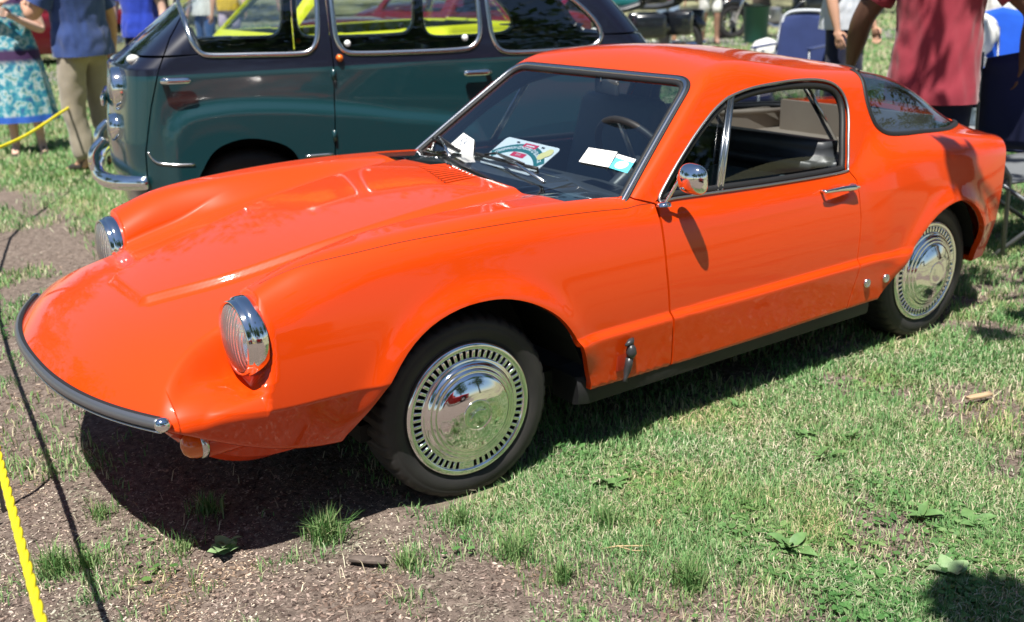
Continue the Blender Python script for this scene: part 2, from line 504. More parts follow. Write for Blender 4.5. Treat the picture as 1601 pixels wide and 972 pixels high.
FCP = [(1.2, -1), (1.2, 1.4), (-.3, 1.4), (-.50, .95), (-.600, .800), (-.632, .775), (-.704, .752), (-.706, .556), (-.727, .262), (-.727, -1)]
def f_fc(P): return sdpoly(FCP, P[:, 0], P[:, 2])
DRP = [(-.708, .760), (-.709, .556), (-.730, .262), (-.73, .1), (-1.60, .1), (-1.602, .262), (-1.636, .40), (-1.652, .567), (-1.649, .70), (-1.628, .738)]
def f_dr(P): return np.where(P[:, 1] > .3, sdpoly(DRP, P[:, 0], P[:, 2]), 1.)
def f_fa(P): return np.where(P[:, 1] > .42, sdpoly(FA, P[:, 0], P[:, 2]), 1.)
def f_ra(P): return np.where(P[:, 1] > .42, sdpoly(RA, P[:, 0], P[:, 2]), 1.)
neg = lambda f, g=0.: (lambda P: g-f(P))
SHELL = BODY.clip(neg(f_fa)).clip(neg(f_ra)).clip(neg(f_sw))
GAP = .0026
WSG = BODY.clip(f_ws); RWG = BODY.clip(f_rw)
SHELL = SHELL.clip(neg(f_ws)).clip(neg(f_rw))
FRONT = SHELL.clip(lambda P: f_fc(P)+GAP)
DOOR = SHELL.clip(lambda P: f_dr(P)+GAP)
REAR = SHELL.clip(neg(f_fc, GAP)).clip(neg(f_dr, GAP*.6))

car = thing('sports_coupe', 'glossy orange two-door sports coupe with chrome hubcaps parked on the patchy lawn', 'car')
def both(t): return t.join(t.mirror())
offc = lambda M: np.abs(M[:, 1]) > .004
link('front_clip', both(FRONT.skirt(.022, lambda M: (np.abs(M[:, 1]) > .004) & (M[:, 0] < .95))).mesh('front_clip'), car, ORANGE)
link('rear_body', both(REAR.skirt(.022, offc)).mesh('rear_body'), car, ORANGE)
dl = DOOR.skirt(.028, offc)
door = link('door', dl.mesh('door'), car, ORANGE)
door2 = link('door', dl.mirror().mesh('door'), car, ORANGE)
# dark backing behind the shut lines, beige board in the luggage bay
LIN = SHELL.offset(-.024)
cab = LIN.clip(lambda P: np.maximum(P[:, 0]+.56, -1.80-P[:, 0]))
bay = LIN.clip(lambda P: np.maximum(P[:, 0]+1.80, .80-P[:, 2]*0-P[:, 2]-.4))
link('cabin_lining', both(cab).mesh('cabin_lining'), car, VINYL)
link('luggage_lining', both(bay).mesh('luggage_lining'), car, TRIMB)

# glass
ws = link('windscreen', both(WSG.offset(-.004)).mesh('windscreen'), car, GLASS)
link('rear_window', both(RWG.offset(-.004)).mesh('rear_window'), car, GLASSB)

# trims that follow the openings
def strip(name, path, nrm, m, parent=None, w=.010, h=.006, closed=True, n=8):
    """flat rounded moulding lying on the surface along path"""
    P = np.array(path); N = np.array(nrm); L = len(P); vs = []; fs = []
    for i in range(L):
        t = (P[(i+1) % L]-P[i-1]) if closed else (P[min(i+1, L-1)]-P[max(i-1, 0)])
        t = t/max(np.linalg.norm(t), 1e-9); nn = N[i]-t*np.dot(N[i], t); nn /= np.linalg.norm(nn); bb = np.cross(t, nn)
        for k in range(n):
            an = 2*math.pi*k/n
            vs.append(P[i]+bb*math.cos(an)*w+nn*math.sin(an)*h)
    M = L if closed else L-1
    for i in range(M):
        j = (i+1) % L
        for k in range(n): fs.append((i*n+k, i*n+(k+1) % n, j*n+(k+1) % n, j*n+k))
    if not closed: fs += [tuple(range(n-1, -1, -1)), tuple((L-1)*n+k for k in range(n))]
    return link(name, pymesh(name, vs, fs), parent or car, m)
def offset_poly(P, d, res=400):
    """outline at signed distance d of a polygon, resampled (outward for d>0)"""
    P = np.array(P, float); L = np.r_[0, np.cumsum(np.linalg.norm(np.diff(np.vstack([P, P[:1]]), axis=0), axis=1))]
    s = np.linspace(0, L[-1], res, endpoint=False); Q = np.vstack([P, P[:1]])
    C_ = np.stack([np.interp(s, L, Q[:, 0]), np.interp(s, L, Q[:, 1])], 1)
    for _ in range(3): C_ = (np.roll(C_, 1, 0)+2*C_+np.roll(C_, -1, 0))/4
    t = np.roll(C_, -1, 0)-np.roll(C_, 1, 0); t /= np.linalg.norm(t, axis=1, keepdims=True)
    area = .5*np.sum(C_[:, 0]*np.roll(C_[:, 1], -1)-np.roll(C_[:, 0], -1)*C_[:, 1])
    nrm = np.stack([t[:, 1], -t[:, 0]], 1)*(1 if area > 0 else -1)
    return C_+nrm*d
def round_poly(P, r, n=8):
    """outline of polygon P grown by r, with round corners"""
    P = [np.array(p) for p in P]; out = []
    A = sum(P[i][0]*P[(i+1) % len(P)][1]-P[(i+1) % len(P)][0]*P[i][1] for i in range(len(P)))
    if A < 0: P = P[::-1]
    for i in range(len(P)):
        p, q, s = P[i-1], P[i], P[(i+1) % len(P)]
        d1 = (q-p)/np.linalg.norm(q-p); d2 = (s-q)/np.linalg.norm(s-q)
        a1 = math.atan2(-d1[0], d1[1]); a2 = math.atan2(-d2[0], d2[1])
        a1 = math.atan2(d1[0]*0-d1[0], d1[1]); n1 = np.array([d1[1], -d1[0]]); n2 = np.array([d2[1], -d2[0]])
        for k in range(n+1):
            t = k/n; m_ = n1*(1-t)+n2*t; m_ /= np.linalg.norm(m_); out.append(q+m_*r)
    return np.array(out)
def wsc(r):
    C_ = offset_poly(round_poly(WSP, r), 0, 260); Q = wind_pt(C_[:, 0], C_[:, 1]/WK); return Q, wind_n(Q)
Q, Nn = wsc(.058); strip('windscreen_seal', Q-Nn*.001, Nn, BLACKR, w=.009, h=.007)
Q, Nn = wsc(.0735); strip('windscreen_trim', Q+Nn*.001, Nn, BRIGHT, w=.0085, h=.009)
Q, Nn = wsc(.085); strip('windscreen_gasket', Q, Nn, BLACKR, w=.005, h=.006)
def swc(d, inn=0.):
    C_ = offset_poly(SWP, d, 300); Q = side_pt(C_[:, 0], C_[:, 1]); return Q, nrm_at(Q)
for sgn in (1, -1):
    fl = np.array([1, sgn, 1])
    Q, Nn = swc(-.004); strip('window_trim', (Q+Nn*.001)*fl, Nn*fl, DULL, w=.0042, h=.005)
    Q, Nn = swc(-.016); strip('window_seal', (Q-Nn*.016)*fl, Nn*fl, BLACKR, w=.012, h=.012)
    # upright bar between vent pane and main pane
    lo_, hi_ = np.array([-.985, .648, .742]), np.array([-1.132, .546, 1.028])
    lo_, hi_ = lo_*fl, hi_*fl
    mb = MB()
    for k in (-.010, 0, .010): mb.tube([lo_+[k, 0, 0], hi_+[k, 0, 0]], .0065 if k else .0045, 8)
    mb.build('window_post', BRIGHT, car)
    # vent pane
    V = [(-.735, .66, .762), (-.985, .655, .746), (-1.125, .556, 1.016), (-1.02, .575, .975), (-.87, .605, .89)]
    V = [tuple((np.array(q)-[0, .022, 0])*fl) for q in V]
    link('vent_pane', pymesh('vent_pane', V, [tuple(range(5))], False), car, SGLASS)
    # main pane wound nearly down: curved top edge stands above the sill
    tp = smooth_curve([(-1.0, .63, .770), (-1.16, .632, .797), (-1.33, .633, .806), (-1.50, .632, .795), (-1.60, .63, .775)], 6)
    V = [tuple((q-[0, .012, 0])*fl) for q in tp]+[tuple(((q*[1, 1, 0]+[0, -.008, .70]))*fl) for q in tp]
    n_ = len(tp)
    link('wound_down_pane', pymesh('wound_down_pane', V, [(i, i+1, n_+i+1, n_+i) for i in range(n_-1)]), car, SGLASS)
# rear window frame on both flanks and across the roof
rp = [q for q in RWP if q[1] < 1.2]
Cq = np.array(smooth_curve(rp[1:12], 8)); Q = side_pt(Cq[:, 0], Cq[:, 1], .2); k_ = Q[:, 1] > .25; Q = Q[k_]; Nn = nrm_at(Q)
for sgn in (1, -1): strip('rear_window_frame', (Q-Nn*.022)*[1, sgn, 1], Nn*[1, sgn, 1], BLACKR, w=.026, h=.015, closed=False)
for sgn in (1, -1): strip('rear_window_seal', Q*[1, sgn, 1], Nn*[1, sgn, 1], BLACKR, w=.011, h=.006, closed=False)
ys_ = np.linspace(-Q[0, 1], Q[0, 1], 40); xs_ = rw_head(np.abs(ys_))
Qt = top_pt(xs_, np.abs(ys_)); Qt[:, 1] = ys_; Nt = nrm_at(Qt)
strip('rear_window_header', Qt, Nt, BLACKR, w=.011, h=.006, closed=False)

# seam along the shoulder between bonnet and wing
SEAM = mat('panel_gap', (.10, .010, .002), rough=.6)
ysm = spl([-.69, -.45, -.2, 0, .18, .41, .545], [.651, .647, .645, .640, .630, .612, .583]); xsm = np.linspace(.545, -.69, 90)
Qs = top_pt(xsm, ysm(xsm)); Ns = nrm_at(Qs)
for sgn in (1, -1): strip('wing_seam', Qs*[1, sgn, 1], Ns*[1, sgn, 1], SEAM, w=.0014, h=.0006, closed=False, n=6)
# tail cap
ring = PB[-1]; ringf = np.concatenate([ring, ring[::-1]*[1, -1, 1]]); cpt = ringf.mean(0)-[0.012, 0, 0]
link('tail_panel', pymesh('tail_panel', [tuple(q) for q in ringf]+[tuple(cpt)], [(i, (i+1) % len(ringf), len(ringf)) for i in range(len(ringf))], False), car, ORANGE)
LAMPR = mat('red_lamp', (.5, .01, .01), rough=.15, coat=1.)
for s in (1, -1):
    MB().lathe([(0, -.014), (.03, -.012), (.042, -.004), (.045, .01)], 24, 'x', (-2.795, s*.40, .56)).build('tail_lamp', LAMPR, car)
# nose cap (under the bumper strip)
ring = PB[0]; ringf = np.concatenate([ring, ring[::-1]*[1, -1, 1]]); cpt = ringf.mean(0)
link('nose_cap', pymesh('nose_cap', [tuple(q) for q in ringf]+[tuple(cpt)], [((i+1) % len(ringf), i, len(ringf)) for i in range(len(ringf))], False), car, ORANGE)

# bumper strip
def nosex(y): return .975-.427*np.abs(y)**2.5
yb = np.linspace(-.64, .64, 90); zb_ = .456+0*yb
Pn = np.stack([nosex(yb)+.004, yb, zb_], 1)
Nn = np.stack([np.ones_like(yb), np.sign(yb)*.427*2.5*np.abs(yb)**1.5, 0*yb], 1); Nn /= np.linalg.norm(Nn, axis=1, keepdims=True)
GREYR = mat('grey_bumper_strip', (.20, .21, .235), rough=.30, metal=.75)
strip('bumper_strip', Pn, Nn, GREYR, w=.0150, h=.015, closed=False, n=12)
strip('bumper_moulding', (Pn-[0, 0, .0185]), Nn, BRIGHT, w=.0035, h=.012, closed=False)
strip('bumper_seal', (Pn+[-.003, 0, .0130]), Nn, BLACKR, w=.003, h=.007, closed=False)
for s in (1, -1):
    bm = bmesh.new(); bmesh.ops.create_uvsphere(bm, u_segments=16, v_segments=10, radius=1)
    bmesh.ops.scale(bm, vec=(.02, .016, .0185), verts=bm.verts)
    bmesh.ops.translate(bm, vec=(nosex(.64)+.003, s*.643, .455), verts=bm.verts)
    MB().bm(bm).build('bumper_end', CHROME, car)

# headlamps
LENS = None
def headlamp(sy):
    c0 = np.array([.588, sy*.572, .600])
    ring_ = [(.088, .030), (.0915, .034), (.0945, .030), (.0955, .022), (.0965, .020), (.0985, .019), (.1025, .010), (.1035, -.002), (.102, -.012), (.0995, -.018)]
    h = MB().lathe(ring_, 64, 'x', c0).build('headlamp', CHROME, car)
    lens = MB().lathe([(0, .052), (.025, .0505), (.05, .046), (.07, .040), (.082, .034), (.0885, .028)], 56, 'x', c0).build('lens', mat_lens(), h)
    MB().lathe([(.0885, .024), (.07, -.005), (.045, -.03), (.02, -.042), (0, -.044)], 40, 'x', c0).build('reflector', CHROME, h)
    bm = bmesh.new(); bmesh.ops.create_uvsphere(bm, u_segments=12, v_segments=8, radius=.012)
    bmesh.ops.translate(bm, vec=c0+[-.015, 0, 0], verts=bm.verts); MB().bm(bm).build('bulb', WHITE, h)
    return h
def mat_lens():
    if 'lens_glass' in MATS: return MATS['lens_glass']
    m = glassmat('lens_glass', (.93, .95, .95)); n = m.node_tree.nodes; l = m.node_tree.links
    tc = n.new('ShaderNodeTexCoord'); wv = n.new('ShaderNodeTexWave'); wv.bands_direction = 'Y'; wv.inputs['Scale'].default_value = 26; wv.inputs['Distortion'].default_value = .4
    l.new(tc.outputs['Object'], wv.inputs['Vector'])
    bp = n.new('ShaderNodeBump'); bp.inputs['Strength'].default_value = .35; bp.inputs['Distance'].default_value = .003
    l.new(wv.outputs['Fac'], bp.inputs['Height'])
    rf = n.new('ShaderNodeBsdfRefraction'); rf.inputs['IOR'].default_value = 1.18; rf.inputs['Roughness'].default_value = .12; rf.inputs[0].default_value = (.95, .97, .97, 1)
    l.new(bp.outputs[0], rf.inputs['Normal'])
    gl = [q for q in n if q.type == 'BSDF_GLOSSY'][0]; l.new(bp.outputs[0], gl.inputs['Normal'])
    mx = [q for q in n if q.type == 'MIX_SHADER'][0]
    df = n.new('ShaderNodeBsdfDiffuse'); df.inputs[0].default_value = (.75, .77, .78, 1)
    m2 = n.new('ShaderNodeMixShader'); m2.inputs[0].default_value = .16
    l.new(rf.outputs[0], m2.inputs[1]); l.new(df.outputs[0], m2.inputs[2]); l.new(m2.outputs[0], mx.inputs[1])
    return m
headlamp(1); headlamp(-1)

# valance under the nose with the indicators
def valance():
    xs = np.linspace(.84, .42, 24); vs = []; fs = []
    for x in xs:
        t = (.84-x)/.42
        top = float(ZB(np.array(x)))+.02; dep = .085*math.sin(math.pi*min(1, t*1.0)**.75) if t < 1 else 0
        hw = .52+.06*t
        for y, z in ((-hw-.01, top), (-hw, top-.02-dep*.7), (-hw+.03, top-.02-dep), (hw-.03, top-.02-dep), (hw, top-.02-dep*.7), (hw+.01, top)): vs.append((x, y, z))
    for i in range(len(xs)-1):
        for k in range(5): fs.append((i*6+k, i*6+k+1, (i+1)*6+k+1, (i+1)*6+k))
    o = link('valance', pymesh('valance', vs, fs, False), car, ORANGE)
    for f in fs[:0]: pass
valance()
AMBER = mat('amber_lens', (.62, .12, .006), rough=.12, coat=1., spec=.6)
for s in (1, -1):
    c0 = (.735, s*.555, .345)
    MB().lathe([(0, .045), (.018, .041), (.030, .030), (.036, .012), (.037, -.002)], 28, 'x', c0).build('indicator', AMBER, car)
    MB().lathe([(.0375, .002), (.041, -.001), (.041, -.014), (.036, -.016), (0, -.016)], 28, 'x', c0).build('indicator_rim', BRIGHT, car)
    MB().tube([(.724, s*.555, .345), (.62, s*.55, .335), (.50, s*.54, .315)], [.040, .036, .02], 16).build('indicator_housing', ORANGE, car)

# sill, floor, wheel housings
for s in (1, -1):
    prof = [(.682, .272), (.690, .262), (.692, .215), (.684, .182), (.664, .174), (.56, .174), (.56, .272)]
    vs = []; fs = []; X = [-.375, -.40, -1.0, -1.5, -1.755, -1.785]; n_ = len(prof)
    for i, x in enumerate(X):
        for (y, z) in prof: vs.append((x+(.25*(z-.174) if i > 3 else -.10*(.272-z) if i < 2 else 0), s*(y-(.015 if i in (0, 5) else 0)), z))
    for i in range(len(X)-1):
        for k in range(n_): fs.append((i*n_+k, i*n_+(k+1) % n_, (i+1)*n_+(k+1) % n_, (i+1)*n_+k))
    fs += [tuple(range(n_-1, -1, -1)), tuple((len(X)-1)*n_+k for k in range(n_))]
    me = pymesh('sill', vs, fs); me.set_sharp_from_angle(angle=.6); link('sill', me, car, SILLM)
    for cx in (0, -WB_):
        A = FA if cx == 0 else RA
        pts = [q for q in A if q[1] > (.36 if q[0]-cx > .25 else .285)]; pts = [(q[0]*1.0+(q[0]-cx)*.04, q[1]+.012) for q in pts][::3]
        vs = [(x, s*.672, z) for x, z in pts]+[(x, s*.40, z) for x, z in pts]; n_ = len(pts)
        fs = [(i, i+1, n_+i+1, n_+i) for i in range(n_-1)]+[tuple(range(n_, 2*n_))]
        link('wheel_housing', pymesh('wheel_housing', vs, fs, False), car, DARK)
MB().box((-.66, 0, .235), (1.9, 1.1, .05)).box((-1.95, 0, .27), (.9, .78, .06)).box((.35, 0, .30), (.5, .76, .10)).build('underbody', DARK, car)
MB().tube([(-2.3, -.2, .2), (-2.72, -.2, .2)], .025, 12).build('exhaust', DULL, car)

# wheels
def wheel(cx, sy, steer, phase):
    w = bpy.data.objects.new('wheel', None); COL.objects.link(w); w.parent = car
    w.empty_display_size = .1
    w.location = (cx, sy*.657, .268); w.rotation_euler = (0, phase, steer if sy > 0 else steer+math.pi)
    # tyre: profile (radius, y); outer face towards +y
    R = .273
    prof = [(.188, -.150), (.20, -.162), (.23, -.166), (.255, -.160), (.268, -.146), (R, -.13), (R+.002, -.08), (R, -.030), (.269, -.013), (.262, -.003), (.254, .001), (.246, .004), (.243, .0035), (.240, .0055), (.226, .006), (.212, .003), (.203, -.003), (.196, -.012), (.188, -.02)]
    n = 240; vs = []; fs = []
    for j, (r, y) in enumerate(prof):
        for k in range(n):
            t = 2*math.pi*k/n; rr = r
            if 5 <= j <= 9 and (k % 6) == 0: rr -= .007 if j != 9 else .004
            if j in (6,) and (k % 6) < 2: rr -= .006
            vs.append((rr*math.cos(t), y, rr*math.sin(t)))
    for j in range(len(prof)-1):
        for k in range(n): fs.append((j*n+k, j*n+(k+1) % n, (j+1)*n+(k+1) % n, (j+1)*n+k))
    link('tyre', pymesh('tyre', vs, fs), w, TYRE)
    MB().lathe([(.20, -.155), (.185, -.14), (.16, -.06), (0, -.05)], 48).build('rim', mat('wheel_steel', (.10, .10, .10), rough=.5, metal=.6), w)
    MB().lathe([(.199, -.030), (.201, -.012), (.199, .001), (.196, .0065), (.1905, .009), (.183, .0088), (.1775, .0065), (.1765, -.004)], 96).build('wheel_ring', CHROME, w)
    MB().lathe([(.19, -.012), (.15, -.008)], 72).build('hubcap_backing', DARK, w)
    # slotted band: bars between dark slots
    fins = MB(); N = 54
    for k in range(N):
        if k == 44: continue
        t = 2*math.pi*(k+.5)/N; R_ = Matrix.Rotation(-t, 3, 'Y')
        fins.box(R_ @ Vector((.1662, .000, 0)), (.0235, .014, .0104), R_, .0022)
    t = 2*math.pi*44.5/N; R_ = Matrix.Rotation(-t, 3, 'Y')
    fins.box(R_ @ Vector((.1662, .000, .0)), (.0235, .013, .032), R_, .002)
    fins.build('slot_bars', CHROME, w)
    MB().lathe([(.1555, -.004), (.1565, .006), (.154, .0095), (.149, .010), (.144, .011), (.1385, .0165), (.1365, .0205), (.133, .0215), (.1290, .0205), (.1265, .0225), (.1245, .0270), (.121, .0280), (.1170, .0268), (.1145, .0288), (.1120, .0325), (.104, .0350), (.095, .0385), (.085, .0425), (.07, .0470), (.055, .0500), (.046, .0513)], 96).build('hubcap', CHROME, w)
    MB().lathe([(.046, .0513), (.0452, .0526), (.0438, .0527), (.0428, .0520), (.03, .0536), (.015, .0546), (0, .0548)], 64).build('hub_medallion', CHROME, w)
    em = MB()
    for i in range(6):          # ribs of the embossed emblem
        z = -.008-.0045*i; hw = .026-.0018*i
        em.box((0, .0528, z), (2*hw, .0016, .0018), None, .0006)
    em.tube([(x, .0545, .004+.012*math.cos(x*60)) for x in np.linspace(-.026, .026, 14)], .0012, 6)
    em.tube([(x, .0535, .013+.008*math.cos(x*50)) for x in np.linspace(-.022, .022, 14)], .0011, 6)
    em.build('hub_emblem', CHROME, w)
    return w
wheel(0, 1, -.051, .35); wheel(-WB_, 1, 0, 2.2); wheel(0, -1, -.05, 0); wheel(-WB_, -1, 0, 1.)

# hood latch, jacking caps, door handle, mirror
RUB = mat('latch_rubber', (.03, .03, .033), rough=.35)
y0 = float(side_pt(-.52, .33)[1])
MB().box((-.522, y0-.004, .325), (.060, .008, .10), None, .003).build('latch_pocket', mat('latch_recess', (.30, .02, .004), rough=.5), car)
lm_ = MB().tube([(-.545, y0+.012, .376), (-.527, y0+.022, .372), (-.505, y0+.024, .366)], [.004, .011, .004], 10)
lm_.tube([(-.528, y0+.020, .366), (-.527, y0+.024, .352), (-.526, y0+.026, .338), (-.523, y0+.024, .322)], [.008, .015, .017, .010], 12)
lm_.tube([(-.523, y0+.022, .322), (-.519, y0+.022, .300), (-.515, y0+.020, .282), (-.507, y0+.022, .262), (-.502, y0+.024, .250)], [.012, .012, .011, .006, .008], 10)
lm_.build('hood_latch', RUB, car)
for x, z in ((-1.688, .322), (-1.792, .322)):
    yy = float(side_pt(x, z)[1])
    MB().lathe([(.0165, .0), (.0165, .006), (.013, .010), (.010, .007), (.004, .007), (0, .011)], 24, 'y', (x, yy-.001, z)).build('jacking_cap', BRIGHT, car)
for s in (1, -1):
    d_ = door if s > 0 else door2
    xs = np.linspace(-1.44, -1.62, 9); ys = side_pt(xs, np.full(9, .684))[:, 1]
    hb = MB().tube([(x, s*(y+.024), z) for x, y, z in zip(xs, ys, np.linspace(.690, .682, 9))], [.004, .0065, .0075, .0085, .009, .010, .011, .0115, .010], 12)
    hb.tube([(-1.605, s*(ys[-2]-.005), .683), (-1.605, s*(ys[-2]+.024), .683)], .012, 12)
    hb.tube([(-1.452, s*(ys[0]-.005), .689), (-1.452, s*(ys[0]+.024), .689)], .006, 10)
    hb.build('door_handle', CHROME, d_)
# mirror on the driver door
mb = MB()
base = side_pt(-.735, .742)
mb.lathe([(0, .010), (.012, .009), (.022, .004), (.024, -.004)], 20, 'z', (-.722, .672, .750))
mb.tube(smooth_curve([(-.722, .674, .750), (-.735, .690, .785), (-.742, .705, .815), (-.752, .713, .838), (-.762, .722, .848)], 4), .0052, 8)
mb.build('mirror_arm', CHROME, door)
bm = bmesh.new(); bmesh.ops.create_uvsphere(bm, u_segments=28, v_segments=16, radius=1)
for v in bm.verts:
    # teardrop shell, flat at the glass side (rear)
    x, y, z = v.co
    q = max(-x, 0)
    r_ = math.hypot(y, z); sq = (abs(y)**3+abs(z)**3)**(1/3) if r_ > 1e-6 else 1; k_ = r_/sq if sq > 1e-6 else 1
    v.co = Vector(((x*.034 if x > 0 else max(x, -.30)*.03), y*k_*.050*(1-.12*z), z*k_*.046))
bmesh.ops.rotate(bm, cent=(0, 0, 0), matrix=Matrix.Rotation(.25, 3, 'Z') @ Matrix.Rotation(-.10, 3, 'X'), verts=bm.verts)
bmesh.ops.translate(bm, vec=(-.772, .742, .832), verts=bm.verts)
MB().bm(bm).build('mirror_head', CHROME, door)

# ---------------------------------------------------------------- wipers, stickers, louvres, interior of the coupe
def wp(y, z, off=0.):
    q = wind_pt(np.array(y), np.array(z)); return q+wind_n(q)*off
def wiper(base, tip, blade):
    p0, p1 = np.array(base), wp(*tip, .020)
    o = MB().tube([p0, .5*(p0+p1)+[.0, 0, .004], p1], [.0065, .005, .004], 8).build('wiper', BRIGHT, car)
    b0, b1 = blade
    L_ = [wp(b0[0]+(b1[0]-b0[0])*t, b0[1]+(b1[1]-b0[1])*t, .0075) for t in np.linspace(0, 1, 12)]
    MB().tube(L_, .0065, 8).tube([L_[2]+np.array([.004, 0, .008]), p1, L_[9]+np.array([.004, 0, .008])], .004, 6).build('wiper_blade', BLACKR, o)
wiper((-.500, .365, .805), (-.07, .811), ((-.20, .803), (.175, .800)))
wiper((-.500, -.185, .815), (-.50, .818), ((-.56, .815), (-.31, .800)))

def wsheet(name, corners, m, off, parent, n=6, label=None):
    """sheet lying on the windscreen; corners (y,z): tl, tr, br, bl"""
    vs = []; c_ = [np.array(q) for q in corners]
    for i in range(n+1):
        for j in range(n+1):
            s_, t = j/n, i/n
            q = (c_[0]*(1-s_)+c_[1]*s_)*(1-t)+(c_[3]*(1-s_)+c_[2]*s_)*t
            vs.append(wp(q[0], q[1], off))
    fs = [(i*(n+1)+j, i*(n+1)+j+1, (i+1)*(n+1)+j+1, (i+1)*(n+1)+j) for i in range(n) for j in range(n)]
    return link(name, pymesh(name, vs, fs), parent, m, label)
def textmesh(txt, size, bold=0.):
    cu = bpy.data.curves.new('text', 'FONT'); cu.body = txt; cu.size = size; cu.align_x = 'CENTER'; cu.align_y = 'CENTER'; cu.offset = bold; cu.resolution_u = 3
    o = bpy.data.objects.new('text', cu); COL.objects.link(o)
    dg = bpy.context.evaluated_depsgraph_get(); dg.update()
    me = bpy.data.meshes.new_from_object(o.evaluated_get(dg))
    v = [tuple(q.co) for q in me.vertices]; f = [tuple(q.vertices) for q in me.polygons]
    bpy.data.objects.remove(o); bpy.data.curves.remove(cu); bpy.data.meshes.remove(me)
    return v, f
INK = mat('grey_ink', (.16, .19, .24), rough=.6)
CYAN = mat('cyan_print', (.10, .52, .66), rough=.5)
TEAL = mat('teal_print', (.010, .13, .15), rough=.4)
REDP = mat('red_print', (.52, .015, .07), rough=.4)
GOLD = mat('pale_gold_print', (.62, .56, .26), rough=.4)
PLATEW = mat('plate_white', (.62, .66, .74), rough=.3)
def wtext(name, txt, size, cen, ydir, m, off, parent, sx=1.):
    """lettering on the glass: ydir is the (y,z) reading direction"""
    v, f = textmesh(txt, size); d_ = np.array(ydir)/np.linalg.norm(ydir); u_ = np.array([-d_[1], d_[0]])
    vs = [wp(*(np.array(cen)+d_*q[0]*sx+u_*q[1]), off) for q in v]
    return link(name, pymesh(name, vs, f, False), parent, m)
s1 = wsheet('sticker', [(-.405, .852), (-.300, .840), (-.215, .797), (-.425, .7925)], WHITE, .0015, ws, label='white paper sticker with a number in the corner of the windscreen')
wtext('lettering', '424', .034, (-.352, .828), (1., -.12), INK, .003, s1)
s2 = wsheet('sticker', [(.303, .877), (.437, .878), (.456, .838), (.316, .839)], WHITE, .0015, ws, label='white rectangular sticker on the windscreen')
for z_ in (.868, .861, .854, .847):
    wsheet('print_line', [(.335, z_+.0008), (.425, z_+.0012), (.4252, z_-.0006), (.3352, z_-.001)], mat('faint_print', (.62, .66, .64), rough=.6), .0028, s2, 2)
s3 = wsheet('sticker', [(.446, .873), (.535, .867), (.545, .832), (.459, .8375)], CYAN, .0015, ws, label='cyan and white inspection sticker on the windscreen')
wsheet('sticker_header', [(.4462, .8728), (.535, .8668), (.538, .8575), (.4498, .8635)], WHITE, .0028, s3)
cv = [wp(.4985+.027*math.cos(a_), .8485+.0105*math.sin(a_), .0028) for a_ in np.linspace(0, 2*math.pi, 24, endpoint=False)]
link('sticker_roundel', pymesh('sticker_roundel', cv, [tuple(range(24))]), s3, mat('pale_cyan_print', (.55, .74, .76), rough=.5))

# show plate leaning inside the windscreen: own thing
pc = [np.array(q) for q in ((-.722, -.176, .857), (-.714, .149, .852), (-.606, .168, .797), (-.640, -.180, .800))]
pu = pc[1]-pc[0]; PW = np.linalg.norm(pu); pu = pu/PW
pv = .5*((pc[0]-pc[3])+(pc[1]-pc[2])); pv = pv-pu*np.dot(pv, pu); PH = np.linalg.norm(pv); pv = pv/PH
pn = np.cross(pu, pv)
if pn[0] < 0: pn = -pn
pm = .25*sum(pc)-pn*.008
PH = .150
plate = thing('show_plate', 'white show plate with teal arched banner and red blocks propped inside the windscreen', 'show plate', tuple(pm-pv*.075))
def pl(x, y, h=0.): return Vector(pm+pu*x+pv*y+pn*h)-Vector(pm-pv*.075)
def psheet(name, pts, m, h, smooth=False):
    return link(name, pymesh(name, [pl(x, y, h) for x, y in pts], [tuple(range(len(pts)))], smooth), plate, m)
rr_ = []
for cx_, cy_, a0 in ((.145, .058, 0), (-.145, .058, 90), (-.145, -.058, 180), (.145, -.058, 270)):
    for k in range(5):
        a_ = math.radians(a0+22.5*k); rr_.append((cx_+.017*math.cos(a_), cy_+.017*math.sin(a_)))
vs = [pl(x, y, .0005) for x, y in rr_]+[pl(x, y, -.0015) for x, y in rr_]; n_ = len(rr_)
link('plate_blank', pymesh('plate_blank', vs, [tuple(range(n_)), tuple(range(2*n_-1, n_-1, -1))]+[(i, n_+i, n_+(i+1) % n_, (i+1) % n_) for i in range(n_)], False), plate, PLATEW)
arc = lambda r, a_: (r*math.sin(a_)*1.0, -.165+r*math.cos(a_))
AA = np.linspace(-.80, .80, 24)
vs = [pl(*arc(.225, a_), .0012) for a_ in AA]+[pl(*arc(.183, a_), .0012) for a_ in AA]
link('banner', pymesh('banner', vs, [(i, i+1, 25+i, 24+i) for i in range(23)], False), plate, TEAL)
mbt = MB()
T_ = "GREENWICH CONCOURS D'ELEGANCE"
for i, ch in enumerate(T_):
    if ch == ' ': continue
    a_ = -.69+1.38*i/(len(T_)-1); v, f = textmesh(ch, .023 if i in (0, 10, 19, 21) else .019, .0006)
    o_ = arc(.204, a_)
    mbt.add([pl(o_[0]+q[0]*math.cos(a_)+q[1]*math.sin(a_), o_[1]-q[0]*math.sin(a_)+q[1]*math.cos(a_), .002) for q in v], f, False)
mbt.build('banner_lettering', PLATEW, plate)
psheet('red_block', [(-.032, .064), (.048, .064), (.048, .042), (-.032, .042)], REDP, .0016)
psheet('red_block', [(-.045, .012), (.035, .012), (.035, -.010), (-.045, -.010)], REDP, .0016)
mbt = MB()
for t_, x_, y_, s_ in (('2013', -.005, .001, .014),):
    v, f = textmesh(t_, s_); mbt.add([pl(q[0]+x_, q[1]+y_, .0024) for q in v], f, False)
mbt.build('block_lettering', PLATEW, plate)
psheet('print_line', [(-.016, .0555), (.034, .0555), (.034, .0505), (-.016, .0505)], PLATEW, .0024)
psheet('print_line', [(-.010, -.042), (.055, -.042), (.055, -.050), (-.010, -.050)], REDP, .002)
